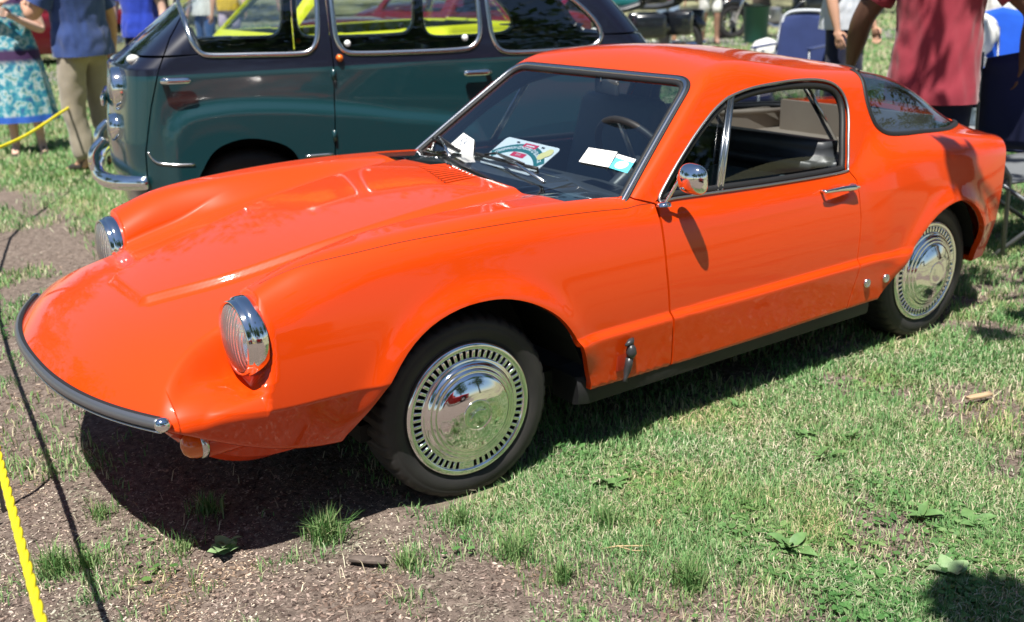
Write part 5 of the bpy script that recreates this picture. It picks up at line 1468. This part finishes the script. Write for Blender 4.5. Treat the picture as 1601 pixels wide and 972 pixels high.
person('person in a yellow top and pale lilac shorts seen through the microvan front side window', (-5.5, -15.2, 0), R_(70), 1.68, PALESK, shirt=(YELLOWC, .6, .88), legs=(cloth('lilac_cotton', (.55, .46, .58)), 'shorts'))
person('person in a white top and jeans at the front corner of the microvan side window', (-4.5, -13.6, 0), R_(20), 1.72, TANSK, shirt=(WHITEC, .6, .86), legs=(DENIM, 'long'))
person('person in dark navy clothing seen through the microvan window left of the lime pillar', (-6.9, -15.6, 0), R_(75), 1.80, TANSK, shirt=(NAVY, .6, .86), legs=(NAVY, 'long'))
person('person in a white top and jeans near the bright blue chair at the right edge', (-8.1, -2.6, 0), R_(60), 1.70, PALESK, shirt=(WHITEC, .6, .86), legs=(DENIM, 'long'))
person('person in dark purple clothes standing behind the green trash bin', (-14.0, -11.6, 0), R_(60), 1.75, TANSK, shirt=(cloth('purple_cotton', (.05, .025, .08)), .6, .86), legs=(BLACKC, 'long'))
# ---------------------------------------------------------------- folding chairs, bikes, bin, rope
STEEL = mat('grey_chair_steel', (.16, .17, .18), rough=.4, metal=.6)
def camp_chair(label, loc, rz, fab, edge=None, group='folding camp chairs', back_h=.95, arms=True):
    r = thing('camp_chair', label, 'camp chair', loc, rz, group)
    # seat and back are slung sheets with sag and thickness
    def sheet(name, fn, m, nu=10, nv=10, th=.012):
        P = [[Vector(fn(i/nu, j/nv)) for j in range(nv+1)] for i in range(nu+1)]; vs = []; fs = []
        flat = [q for row in P for q in row]; n = (P[-1][0]-P[0][0]).cross(P[0][-1]-P[0][0]).normalized()*th; c = len(flat)
        vs = flat+[q-n for q in flat]; I = lambda i, j: i*(nv+1)+j
        for i in range(nu):
            for j in range(nv): fs += [(I(i, j), I(i+1, j), I(i+1, j+1), I(i, j+1)), (c+I(i, j+1), c+I(i+1, j+1), c+I(i+1, j), c+I(i, j))]
        for i in range(nu): fs += [(I(i, 0), c+I(i, 0), c+I(i+1, 0), I(i+1, 0)), (I(i, nv), I(i+1, nv), c+I(i+1, nv), c+I(i, nv))]
        for j in range(nv): fs += [(I(0, j), I(0, j+1), c+I(0, j+1), c+I(0, j)), (I(nu, j), c+I(nu, j), c+I(nu, j+1), I(nu, j+1))]
        return link(name, pymesh(name, vs, fs), r, m)
    w = .27
    sheet('seat', lambda u, v: (.25-.50*u, (v-.5)*2*w, .43-.05*u-.05*math.sin(math.pi*v)*math.sin(math.pi*u)), fab)
    bk = sheet('back', lambda u, v: (-.24-.14*u-.04*math.sin(math.pi*v), (v-.5)*2*(w-.02*u-.06*max(0, u-.8)**1*2), .40+(back_h-.40)*u-.05*(u > .85)*abs(v-.5)*2), fab)
    if edge: MB().tube(smooth_curve([(-.24, -w, .42), (-.36, -w+.02, back_h-.12), (-.385, -w+.08, back_h-.01), (-.40, 0, back_h+.012), (-.385, w-.08, back_h-.01), (-.36, w-.02, back_h-.12), (-.24, w, .42)], 6), .016, 8).build('back_piping', edge, bk)
    for s in (1, -1):
        MB().tube([(.27, s*w, .43), (-.27, s*(w-.02), .02)], .011, 8).build('leg', STEEL, r)
        MB().tube([(-.27, s*w, .38), (.27, s*(w+.01), .02)], .011, 8).build('leg', STEEL, r)
        MB().tube([(-.23, s*w, .03), (-.24, s*w, .42), (-.37, s*w*.95, back_h-.02)], .011, 8).build('back_post', STEEL, r)
        MB().tube([(.27, s*w, .03), (.27, s*w, .62)], .010, 8).build('arm_post', STEEL, r)
        if arms: MB().box((.01, s*(w+.01), .625), (.56, .07, .016), None, .006).build('armrest', fab, r)
    MB().tube([(.27, -w, .06), (.27, w, .43)], .009, 8).tube([(.27, w, .06), (.27, -w, .43)], .009, 8).build('cross_brace', STEEL, r)
    return r
NAVYF = cloth('navy_canvas', (.010, .016, .075)); BLUEF = cloth('bright_blue_canvas', (.012, .085, .50)); GREYF = cloth('grey_canvas', (.13, .14, .15)); SLATE = cloth('slate_blue_canvas', (.022, .036, .115))
camp_chair('slate blue camp chair with pale piped back alone on the lawn beyond the coupe roof', (-6.9, -4.05, 0), R_(20), SLATE, mat('pale_piping', (.55, .58, .62), rough=.6), back_h=.93)
camp_chair('dark navy tall-backed camp chair behind the coupe tail at the right edge', (-4.47, -.20, 0), R_(197), NAVYF, back_h=.95)
camp_chair('bright blue folding camp chair farthest back at the right edge', (-7.4, -2.05, 0), R_(50), BLUEF, back_h=.98)
camp_chair('bright blue folding camp chair heaped with white cloth behind the red-topped person', (-6.55, -1.95, 0), R_(40), BLUEF, back_h=.88)
camp_chair('bright blue low camp chair between the red-topped person and the dark navy chair', (-5.75, -1.62, 0), R_(60), BLUEF, back_h=.74)
camp_chair('grey-seated folding camp chair low beside the coupe tail at the right edge', (-3.72, .16, 0), R_(150), GREYF, back_h=.62, arms=False)
camp_chair('navy folding camp chair seen in the coupe cabin through the tail glass', (-4.6, -2.35, 0), R_(80), NAVYF, back_h=.80)
# white cloth heaped over the chair
bm = bmesh.new(); bmesh.ops.create_icosphere(bm, subdivisions=4, radius=1)
for v in bm.verts:
    x, y, z = v.co; n_ = float(fbm(np.array(x*1.0+z), np.array(y+z*.7), .8, 91)); v.co = Vector((x*.17, y*.20, z*.20*(1 if z > 0 else .8)))*(.75+.55*n_)
bmesh.ops.translate(bm, vec=(-6.75, -2.08, .80), verts=bm.verts)
tag(MB().bm(bm).build('white_cloth', WHITEC), 'crumpled white cloth heaped over the back of the bright blue camp chair', 'cloth')
for i, (x, y, z, c) in enumerate(((-6.55, -1.95, .50, WHITEC), )):
    bm = bmesh.new(); bmesh.ops.create_icosphere(bm, subdivisions=3, radius=1)
    for v in bm.verts:
        a, b, d = v.co; n_ = float(fbm(np.array(a+d), np.array(b-d), .7, 95)); v.co = Vector((a*.20, b*.16, d*.09))*(.7+.6*n_)
    bmesh.ops.translate(bm, vec=(x, y, z), verts=bm.verts)
    t_ = thing('tote_bag', 'white tote bag lying on the seat of the heaped blue camp chair', 'bag', (x, y, z-.09))
    o_ = MB().bm(bm).build('bag_body', c, t_); o_.location = (-x, -y, -(z-.09))
    MB().tube(smooth_curve([(.10, .08, .12), (.12, .12, .22), (.0, .14, .24), (-.08, .08, .13)], 5), .010, 8).build('bag_handle', c, t_)
# water jug on a folding table
tb = thing('side_table', 'small folding table with thin steel legs carrying the water jug', 'table', (-5.25, -1.02, 0))
MB().box((0, 0, .33), (.46, .40, .02), None, .006).build('table_top', mat('table_grey', (.22, .23, .24), rough=.5), tb)
for sx in (1, -1):
    for sy in (1, -1): MB().tube([(sx*.19, sy*.16, .32), (-sx*.19, sy*.16, .01)], .009, 8).build('leg', BRIGHT, tb)
jg = thing('water_jug', 'translucent plastic water jug standing on the small folding table', 'jug', (-5.25, -1.02, .341))
MB().lathe([(0, 0), (.075, 0), (.085, .012), (.086, .18), (.080, .215), (.055, .245), (.028, .265), (.026, .285)], 36, 'z').build('jug_body', mat('milky_plastic', (.36, .44, .50), rough=.25, trans=.3), jg)
MB().lathe([(.030, .275), (.032, .30), (.028, .315), (0, .316)], 24, 'z').build('cap', mat('jug_cap', (.30, .12, .12), rough=.4), jg)
MB().tube(smooth_curve([(.03, 0, .25), (.085, 0, .235), (.105, 0, .17), (.088, 0, .10)], 5), .012, 8).build('handle', mat('milky_plastic'), jg)
# green bin
bn = thing('trash_bin', 'round dark green trash bin standing on the far lawn behind the coupe roof', 'trash bin', (-13.3, -10.25, 0))
MB().lathe([(0, .0), (.19, .0), (.20, .02), (.225, .62), (.24, .63), (.24, .66), (.22, .66), (.20, .05), (0, .05)], 40, 'z').build('bin_body', mat('bin_green', (.010, .085, .060), rough=.5), bn)
MB().lathe([(.245, .645), (.25, .66), (.245, .675)], 40, 'z').build('rim', DARK, bn)
# white carrier bag
bm = bmesh.new(); bmesh.ops.create_icosphere(bm, subdivisions=3, radius=1)
for v in bm.verts:
    a, b, d = v.co; n_ = float(fbm(np.array(a+d), np.array(b-d), .7, 97)); v.co = Vector((a*.24, b*.18, max(d, -.85)*.17))*(.75+.5*n_)
bmesh.ops.translate(bm, vec=(-10.9, -7.9, .15), verts=bm.verts)
tag(MB().bm(bm).build('carrier_bag', WHITEC), 'white carrier bag lying on the lawn left of the lone slate blue chair', 'bag')

# motorcycles
MBLK = mat('black_motorcycle_paint', (.010, .012, .016), rough=.2, coat=1.0)
def motorcycle(label, loc, rz, tank, fairing=True, teal=False):
    r = thing('motorcycle', label, 'motorcycle', loc, rz, 'motorcycles parked beyond the cars')
    for x, R, nm in ((.78, .32, 'wheel'), (-.72, .31, 'wheel')):
        w_ = MB().lathe([(R-.11, -.04), (R-.05, -.06), (R-.01, -.035), (R, 0), (R-.01, .035), (R-.05, .06), (R-.11, .04)], 40, 'y').build('wheel', TYRE, r); w_.location = (x, 0, R)
        MB().lathe([(R-.11, -.03), (R-.13, 0), (R-.11, .03)], 40, 'y').build('rim', CHROME, w_)
        sp = MB()
        for q in range(9):
            t = 2*math.pi*q/9; sp.tube([(.03*math.cos(t), 0, .03*math.sin(t)), ((R-.12)*math.cos(t), 0, (R-.12)*math.sin(t))], .009, 6)
        sp.lathe([(.05, -.05), (.05, .05)], 16, 'y').build('spokes', BRIGHT, w_)
        MB().tube([(x+(R+.04)*math.cos(t), 0, R+(R+.04)*math.sin(t)) for t in np.linspace(.3 if x > 0 else .2, 2.3 if x > 0 else 2.6, 12)], .075, 10).build('mudguard', MBLK, r)
    for s in (1, -1): MB().tube([(.78, s*.10, .32), (.52, s*.10, .98)], .028, 10).build('fork_leg', CHROME, r)
    bm = bmesh.new(); bmesh.ops.create_uvsphere(bm, u_segments=20, v_segments=12, radius=1)
    for v in bm.verts: v.co = Vector((v.co.x*.30, v.co.y*.16, v.co.z*.15*(1.1 if v.co.z > 0 else .8)))
    bmesh.ops.translate(bm, vec=(.16, 0, .86), verts=bm.verts); MB().bm(bm).build('tank', tank, r)
    skin_mesh('saddle', {'a': (Vector((.0, 0, .82)), .09, .05), 'b': (Vector((-.28, 0, .78)), .15, .05), 'c': (Vector((-.55, 0, .84)), .14, .06), 'd': (Vector((-.72, 0, .90)), .12, .06)}, [('a', 'b'), ('b', 'c'), ('c', 'd')], 'b', r, VINYL)
    e_ = MB().box((.10, 0, .42), (.46, .26, .30), None, .05)
    for s in (1, -1):
        for q in range(5): e_.lathe([(.10-.004*(q % 2), s*(.12+.03*q)), (.10-.012*(q % 2), s*(.14+.03*q))], 20, 'y', (.12, 0, .46))
    e_.build('engine', DULL, r)
    for s in (1, -1):
        MB().tube([(.28, s*.16, .36), (.05, s*.22, .22), (-.5, s*.24, .24), (-1.0, s*.25, .26)], [.028, .030, .045, .042], 12).build('exhaust_pipe', CHROME, r)
        MB().box((-.72, s*.33, .58), (.46, .20, .34), None, .06).build('pannier', MBLK, r)
        MB().tube([(.48, s*.05, 1.02), (.40, s*.25, 1.12), (.24, s*.40, 1.10)], .014, 8).build('handlebar', CHROME, r)
        bm = bmesh.new(); bmesh.ops.create_uvsphere(bm, u_segments=12, v_segments=8, radius=1); bmesh.ops.scale(bm, vec=(.025, .07, .045), verts=bm.verts); bmesh.ops.translate(bm, vec=(.42, s*.36, 1.24), verts=bm.verts); MB().bm(bm).build('mirror', CHROME, r)
        MB().tube([(.38, s*.27, 1.12), (.42, s*.35, 1.22)], .006, 6).build('mirror_stem', CHROME, r)
    MB().lathe([(.0, .07), (.06, .06), (.10, .02), (.10, -.06), (.05, -.14)], 26, 'x', (.68, 0, .98)).build('headlight', CHROME, r)
    MB().box((-.80, 0, 1.02), (.40, .46, .28), None, .07).build('top_box', MBLK, r)
    MB().tube([(-1.01, -.22, .95), (-1.01, .22, .95)], .03, 8).build('tail_lamp', LAMPR, r)
    if fairing:
        V_ = []; n_ = 10
        for i in range(n_+1):
            for j in range(n_+1):
                y = (j/n_-.5)*.62; z = 1.02+.42*i/n_; V_.append((.66-.55*(z-1.02)-.9*y*y, y*(1-.25*i/n_), z))
        link('screen', pymesh('screen', V_, [(i*(n_+1)+j, i*(n_+1)+j+1, (i+1)*(n_+1)+j+1, (i+1)*(n_+1)+j) for i in range(n_) for j in range(n_)]), r, VGL)
    MB().box((.0, 0, .25), (.8, .10, .06), None, .02).build('frame', MBLK, r)
    return r
motorcycle('black touring motorcycle with chrome pipes and panniers above the coupe roof', (-8.6, -9.05, 0), R_(325), MBLK)
motorcycle('dark green touring motorcycle nearest to the person in white shorts', (-9.65, -9.35, 0), R_(300), mat('teal_motorcycle_paint', (.01, .10, .10), rough=.2, coat=1.))
motorcycle('black motorcycle parked in the shade behind the green trash bin', (-14.6, -11.0, 0), R_(330), MBLK, False)

# rope barrier: yellow twisted rope, thin stakes
def rope(label, pts, r=.0072):
    P = np.array(smooth_curve(pts, 16)); seg = np.linalg.norm(np.diff(P, axis=0), axis=1); L = np.r_[0, np.cumsum(seg)]
    n = int(L[-1]/.006); s = np.linspace(0, L[-1], n); C_ = np.stack([np.interp(s, L, P[:, k]) for k in range(3)], 1)
    t = np.gradient(C_, axis=0); t /= np.linalg.norm(t, axis=1, keepdims=True); a = np.cross(t, [0, 0, 1.]); a /= np.linalg.norm(a, axis=1, keepdims=True); b = np.cross(t, a)
    rt = thing('barrier_rope', label, 'rope', tuple(P[0]))
    m = mat('yellow_rope', (.72, .62, .012), rough=.55, bump=(300, .3, .001))
    for k in range(3):
        an = s/.046*2*math.pi/3*1.0+k*2*math.pi/3
        q = C_+(a*np.cos(an)[:, None]+b*np.sin(an)[:, None])*r*.50-P[0]
        MB().tube([tuple(x) for x in q], r*.72, 6).build('strand', m, rt)
    return rt
rope('yellow twisted barrier rope running past the coupe nose at the lower left', [(1.33, 2.1, .52), (1.26, 1.376, .50), (1.196, .71, .50), (1.116, -.10, .505), (.97, -1.5, .46), (.80, -2.6, .46), (.56, -3.59, .505)])
rope('yellow twisted barrier rope sagging in front of the person in the patterned dress', [(.56, -3.59, .505), (.34, -4.05, .475), (.06, -4.55, .472), (-.28, -5.2, .50), (-.56, -5.81, .515), (-.72, -6.25, .56)], .009)
for x, y, h, lb in ((1.116, -.10, .54, 'thin dark stake carrying the yellow rope beside the coupe nose'), (.56, -3.59, .54, 'thin dark stake where the two yellow rope spans meet'), (-.74, -6.28, .60, 'thin dark stake behind the person in the blue shirt')):
    st = thing('rope_stake', lb, 'stake', (x, y, 0)); MB().tube([(0, 0, -.1), (0, 0, h)], .006, 8).build('shaft', STEEL, st)
    MB().tube([(.018*math.cos(t), 0, h+.018+.018*math.sin(t)) for t in np.linspace(-1.4, 4.2, 14)], .004, 6).build('loop', STEEL, st)
# far path and the cars of the next rows
pth = MB(); 
vs = []; n_ = 40
for i in range(n_+1):
    x = 12-30*i/n_; yc = -14.5-.25*x+.8*math.sin(x*.25); vs += [(x, yc-1.3, .004), (x, yc+1.1, .004)]
pm_ = mat('grey_path', (.22, .20, .19), rough=.9, noise=(3, .5, (.16, .145, .135)), bump=(30, .3, .01))
tag(link('path', pymesh('path', vs, [(2*i, 2*i+1, 2*i+3, 2*i+2) for i in range(n_)]), None, pm_), kind='structure')
saloon('maroon_car', 'dark maroon car parked beyond the person in the patterned dress', MAROON, (-2.6, -17.6, 0), R_(12), L=4.2, W=1.65, H=1.42)
saloon('dark_red_car', 'dark red vintage saloon two rows back seen through the microvan middle window', paint('dark_red_paint', (.16, .012, .02)), (-5.3, -8.2, 0), R_(8), L=4.3, W=1.65, H=1.45)
saloon('dark_red_car', 'dark red saloon behind the lime car tail seen through the microvan rear side window', paint('wine_paint', (.14, .012, .04)), (-8.7, -12.0, 0), R_(-4), L=4.3, W=1.65, H=1.42)
saloon('red_car', 'bright red car parked behind the photographer and mirrored in the coupe hubcaps', RED, (.9, 5.9, 0), R_(176), L=4.1, W=1.66, H=1.38, belt_=.86, hood=.82, boot=.88)
# ---------------------------------------------------------------- weeds, tufts, litter
WEEDM = mat('weed_leaf', (.075, .155, .05), rough=.5, noise=(30, .6, (.15, .27, .09)))
WEEDM2 = mat('pale_weed_leaf', (.17, .28, .12), rough=.5, noise=(30, .6, (.24, .34, .17)))
def leaf_mesh(L, W, name='leaf'):
    vs = []; fs = []; n = 5
    for i in range(n+1):
        t = i/n; w = W*math.sin(math.pi*(.08+.92*t)**.8)*.5*(1 if i < n else .05); x = L*t; z = .30*L*math.sin(t*1.9)-.10*L*t
        for j, f in enumerate((-1, 0, 1)): vs.append((x, f*w, z+abs(f)*w*.22))
    for i in range(n):
        for j in range(2): fs.append((i*3+j, i*3+j+1, (i+1)*3+j+1, (i+1)*3+j))
    return pymesh(name, vs, fs)
LM = [leaf_mesh(.060, .034), leaf_mesh(.085, .040), leaf_mesh(.046, .030)]
for q in LM: q.materials.append(WEEDM)
LMP = [leaf_mesh(.070, .050), leaf_mesh(.085, .060)]
for q in LMP: q.materials.append(WEEDM2)
WEEDS = [((.692, .509), 7, 1, 'pale broadleaf weed with rounded leaves in front of the coupe nose shadow'), ((-.332, .883), 9, 1.1, 'broadleaf weed clump right of the coupe front tyre'), ((-1.035, 1.005), 6, .9, 'upright-leaved weed farthest left in the mid lawn trio'),
         ((-1.128, 1.11), 6, .8, 'small weed right of the mid lawn trio'), ((-.972, 1.136), 7, .9, 'flat weed nearest to the viewer in the mid lawn trio'), ((-.461, 1.427), 11, 1.0, 'dark broadleaf weed on the near lawn below the sill'),
         ((-.88, 1.538), 8, .9, 'left one of the two weeds at the right edge lawn'), ((-.938, 1.652), 9, 1.0, 'tall-leaved weed nearest the right edge lawn'), ((-.673, 1.743), 6, 1.0, 'pale weed beside the round shadow at the lower right'), ((-1.034, .712), 6, .7, 'weed at the edge of the coupe shadow under the door')]
wr = random.Random(4)
for (x, y), n, sc, lb in WEEDS:
    t = thing('broadleaf_weed', lb, 'weed', (x, y, float(relief(np.array(x), np.array(y)))+.002), 0, 'broadleaf weeds in the turf')
    n += 7
    for k in range(n):
        me_ = (LMP if lb.startswith('pale') else LM)[wr.randrange(2 if lb.startswith('pale') else 3)]
        o = link('leaf', me_, t); s = sc*wr.uniform(.38, .80)
        o.rotation_euler = (wr.uniform(-.3, .3), wr.uniform(-.45, .15), k*2*math.pi/n+wr.uniform(-.5, .5)); o.scale = (s, s, s); o.location = (wr.uniform(-.015, .015), wr.uniform(-.015, .015), wr.uniform(0, .015))
# clover and plantain scattered through the turf
rc = np.random.default_rng(303)
P = scatter(26000, .36, 1.03, lambda x, y: cover(x, y)*sst(fbm(x, y, .45, 131), .55, .72), 19)
n_ = len(P); a_ = rc.random(n_)*2*math.pi; tl = (rc.random(n_)-.3)*.9; s_ = (.006+.007*rc.random(n_))[:, None]
u_ = np.stack([np.cos(a_)*np.cos(tl), np.sin(a_)*np.cos(tl), np.sin(tl)], -1); v_ = np.stack([-np.sin(a_), np.cos(a_), (rc.random(n_)-.5)*.5], -1)
P = P+np.array([0, 0, .012])+np.array([0, 0, .012])*rc.random(n_)[:, None]
V = np.stack([P-u_*s_, P-u_*s_*.3+v_*s_*.75, P+u_*s_*.6+v_*s_*.55, P+u_*s_*1.1, P+u_*s_*.6-v_*s_*.55, P-u_*s_*.3-v_*s_*.75], 1).reshape(-1, 3)
tag(fast_mesh('clover', V, np.full(n_, 6), blade_mat('clover_leaf', [(0, (.07, .17, .05)), (.6, (.14, .28, .09)), (1, (.24, .36, .15))]), np.arange(6*n_)), kind='stuff')
TUFTS = [((.442, .607), 340, .085, 'spreading pale grass tuft at the edge of the coupe nose shadow'), ((.115, .777), 150, .06, 'upright grass tuft under the coupe front tyre'), ((.332, .863), 110, .055, 'grass tuft right of the wood chip'), ((-.194, 1.03), 240, .065, 'dense grass tuft at the border of lawn and bare soil'),
         ((-.159, 1.377), 260, .07, 'blue-green grass tuft at the lower middle of the picture'), ((.097, 1.001), 190, .065, 'dark grass tuft in the bare soil right of the wood chip'), ((1.079, .335), 260, .07, 'large grass tuft beside the rope at the lower left'), ((.772, .417), 90, .05, 'small grass tuft left of the pale weed'),
         ((.998, .361), 130, .055, 'grass tuft in the rope shadow'), ((.067, 1.164), 150, .06, 'grass tuft below the bare patch in the middle'), ((.642, .255), 120, .06, 'grass tuft in the shade under the coupe nose'), ((.895, .102), 90, .05, 'small grass tuft left of the coupe shadow edge'), ((-.051, 1.293), 100, .05, 'grass tuft between bare soil and lawn near the bottom')]
TUFTM = blade_mat('tuft_blade', [(0, (.09, .20, .06)), (.5, (.17, .30, .10)), (.85, (.30, .38, .17)), (1, (.50, .46, .28))])
for (x, y), n, L, lb in TUFTS:
    rd = np.abs(gr.normal(0, .030, n)); a = gr.random(n)*2*math.pi
    P = np.stack([rd*np.cos(a), rd*np.sin(a), 0*rd-.004], -1)
    o = blades('grass_tuft', P, L, .0034, (.1, 1.1), TUFTM, gr); o.location = (x, y, float(relief(np.array(x), np.array(y))))
    tag(o, lb, 'grass tuft', 'grass tufts on the bare soil')
def chip(name, lb, cat, loc, d, rz, m):
    bm = bmesh.new(); bmesh.ops.create_cube(bm, size=1); bmesh.ops.subdivide_edges(bm, edges=bm.edges[:], cuts=3, use_grid_fill=True)
    for v in bm.verts:
        n_ = float(fbm(np.array(v.co.x*3+v.co.z), np.array(v.co.y*2+v.co.z*3), .7, 17))-.5
        v.co = Vector((v.co.x*d[0]*(1+.25*n_), v.co.y*d[1]*(1-.5*abs(v.co.x)*.9+.5*n_), v.co.z*d[2]*(1+.6*n_)+.05*d[0]*n_))
    bmesh.ops.rotate(bm, cent=(0, 0, 0), matrix=Matrix.Rotation(rz, 3, 'Z'), verts=bm.verts)
    o = MB().bm(bm).build(name, m); o.location = loc; tag(o, lb, cat)
chip('wood_chip', 'dark grey-brown wood chip lying on the bare soil below the front tyre', 'wood chip', (.417, .797, .010), (.095, .024, .010), 2.35, mat('old_wood', (.085, .065, .055), rough=.85, noise=(60, .7, (.15, .12, .10))))
chip('wood_splinter', 'pale tan wood splinter lying on the lawn at the right', 'wood splinter', (-1.715, 1.183, .022), (.10, .022, .010), 2.9, mat('pale_wood', (.42, .30, .18), rough=.8))
chip('wood_splinter', 'small pale wood splinter lying on the lawn below the sill shadow', 'wood splinter', (-.30, 1.12, .015), (.05, .012, .006), .6, mat('pale_wood'))
tw = thing('dry_twig', 'thin dry straw twig bent on the bare soil at the lower middle', 'twig', (-.141, 1.156, .008))
MB().tube([(.05, -.03, 0), (.02, 0, .012), (-.03, .03, .008), (-.06, .035, .0)], .0022, 6).tube([(.02, 0, .011), (.0, .035, .008), (-.035, .05, .0)], .0016, 6).build('stem', mat('straw', (.40, .30, .16), rough=.8), tw)

# ---------------------------------------------------------------- trees
BARK = mat('bark', (.09, .068, .052), rough=.9, noise=(8, .7, (.17, .14, .115)), bump=(24, .8, .03))
def leaf_m(name, c1, c2):
    return blade_mat(name, [(0, c1), (.6, tuple(.5*(a+b) for a, b in zip(c1, c2))), (1, c2)], .4)
LEAF = leaf_m('tree_leaf', (.026, .065, .016), (.085, .155, .035)); LEAF2 = leaf_m('tree_leaf_dark', (.018, .050, .016), (.060, .115, .032))
def leaf_cloud(centres, radii, per, size, r):
    """diamond leaves in clumps: returns a vertex array and loops"""
    C_ = np.repeat(centres, per, 0); Rr = np.repeat(radii, per)
    n = len(C_); d = r.normal(size=(n, 3)); d /= np.linalg.norm(d, axis=1, keepdims=True)
    P = C_+d*(Rr*r.random(n)**.5)[:, None]*[1, 1, .75]
    a = r.normal(size=(n, 3)); a /= np.linalg.norm(a, axis=1, keepdims=True); b = np.cross(a, r.normal(size=(n, 3))); b /= np.linalg.norm(b, axis=1, keepdims=True)
    s = size*(.6+.8*r.random(n))[:, None]
    V = np.stack([P-a*s, P+b*s*.45, P+a*s, P-b*s*.45], 1).reshape(-1, 3)
    return V
def mesh_quads(name, V, m, parent=None):
    n = len(V)//4; o = fast_mesh(name, V, np.full(n, 4), m, np.arange(n*4)); o.parent = parent; return o
def tree(label, loc, h, cr, nclump, per, lsize, seed, lm, group=None, trunk_r=.22):
    r = np.random.default_rng(seed); t = thing('broadleaf_tree', label, 'tree', loc, 0, group)
    tk = MB(); base = h*.38
    tk.tube([(0, 0, -.2), (.02, .03, .25), (.05*h*.1, 0, base*.5), (.03, .05, base), (.1, .1, h*.62), (.05, .0, h*.86)], [trunk_r*1.5, trunk_r*1.1, trunk_r, trunk_r*.85, trunk_r*.5, trunk_r*.12], 12)
    cc = []
    for k in range(nclump):
        d = r.normal(size=3); d /= np.linalg.norm(d); q = r.random()**.45
        cc.append([d[0]*cr*q, d[1]*cr*q, h*.66+d[2]*h*.30*q])
    cc = np.array(cc)
    for q in cc[:10]:
        s = np.array([.03, .05, base+(q[2]-base)*.25]); m_ = .5*(s+q)+[0, 0, .25]
        tk.tube([tuple(s), tuple(m_), tuple(q)], [trunk_r*.38, trunk_r*.2, trunk_r*.05], 7)
    tk.build('trunk', BARK, t)
    mesh_quads('crown', leaf_cloud(cc, .55*cr*(.35+.5*r.random(nclump)), per, lsize, r), lm, t)
    return t
t1 = tree('park tree with a wide crown standing behind the photographer', (7.5, 11.5, 0), 9.5, 3.8, 60, 70, .17, 1, LEAF, 'trees round the show lawn')
t2 = tree('dark park tree in the far background shading the lawn', (-21, -17, 0), 11, 4.6, 60, 70, .20, 2, LEAF2, 'trees round the show lawn')
def more(src, spots, lb):
    for (x, y, s, rz) in spots:
        c = copy_tree(src); c.location = (x, y, 0); c.rotation_euler = (0, 0, rz); c.scale = (s, s, s*.95); c['label'] = lb
more(t1, [(13, 5, 1., 1.), (1.5, 15, 1.15, 2.), (-7, 13.5, 1.05, 3.), (14, -5, 1., 4.), (10.5, -13, 1.1, 5.), (-14, 9, 1.1, .5), (19, 13, 1.2, 1.7), (-1, 22, 1.3, 2.2), (9, 20, 1.2, 3.3)], 'park tree with a wide crown standing behind the photographer')
more(t2, [(-16, -24, 1.1, 1.), (-9, -30, 1.15, 2.), (-27, -9, 1., 3.), (-31, -22, 1.3, 4.), (-22, -33, 1.4, 5.), (0, -36, 1.2, .7), (9, -33, 1.2, 2.6), (-36, -12, 1.3, 1.5), (-24, 2, 1., 2.9), (-12, -41, 1.4, 3.9), (-40, -32, 1.5, 5.2)], 'dark park tree in the far background shading the lawn')
# the tree whose boughs hang over the coupe's tail
r = np.random.default_rng(33)
ot = thing('shade_tree', 'tree beside the coupe tail whose low leafy boughs hang over it', 'tree', (-5.6, 2.6, 0))
tk = MB(); tk.tube([(0, 0, -.2), (.0, .03, .3), (.05, 0, 1.6), (.02, .05, 2.9), (.1, -.1, 4.6), (.2, -.2, 6.4)], [.36, .27, .23, .21, .14, .03], 14)
cc = []; rad = []
ends = []
for k in range(46):
    d = r.normal(size=3); d /= np.linalg.norm(d); q = r.random()**.4
    cc.append([.9+d[0]*3.0*q, -1.0+d[1]*2.7*q, 5.1+d[2]*1.5*q]); rad.append(.30+.35*r.random())
# low bough reaching over the tail; the unseen clump farther out is added for its shadow
for x, y, z, ra in ((4.3, -1.1, 3.5, .10), (4.05, -.85, 3.3, .08), (4.5, -.7, 3.7, .08), (3.8, -1.3, 3.6, .20), (3.6, -.9, 3.9, .25), (3.3, -1.5, 3.7, .3), (2.9, -1.0, 4.0, .35), (2.6, -1.7, 3.8, .35), (2.2, -1.2, 4.1, .4), (3.2, -2.15, 4.2, .28), (2.9, -2.5, 4.4, .30), (3.5, -1.9, 4.6, .25), (2.6, -2.2, 4.0, .25), (3.3, -2.6, 3.9, .2)):
    cc.append([x, y, z]); rad.append(ra)
for q in cc[:14]+[cc[46], cc[49]]:
    s = np.array([.05, 0, 2.6+.25*r.random()]); q = np.array(q); m_ = .5*(s+q)+[0, 0, .3]; tk.tube([tuple(s), tuple(m_), tuple(q)], [.085, .045, .012], 8)
tk.tube([(1.6, -.4, 4.3), (3.0, .7, 4.0), (4.8, .85, 3.45), (6.02, .16, 3.03)], [.03, .02, .012, .005], 8)  # twig of the added clump, bent so its own shadow lands out of view
tk.tube([(.9, -2.4, 4.2), (1.6, -2.9, 3.4), (2.1, -3.1, 2.4), (2.28, -3.16, 1.45), (2.31, -3.17, 1.26)], [.02, .014, .009, .005, .002], 7)
tk.build('trunk', BARK, ot)
V = leaf_cloud(np.array(cc), np.array(rad), 62, .062, r)
V2 = leaf_cloud(np.array([[6.02, .13, 3.02], [6.06, .19, 2.95], [5.99, .10, 3.03]]), np.array([.13, .12, .12]), 150, .05, r)  # unseen dense clump, shaped to cast the round shadow on the near lawn
V3_ = leaf_cloud(np.array([[2.30, -3.17, 1.27]]), np.array([.075]), 16, .036, r)
mesh_quads('crown', np.concatenate([V, V2, V3_]), LEAF, ot)
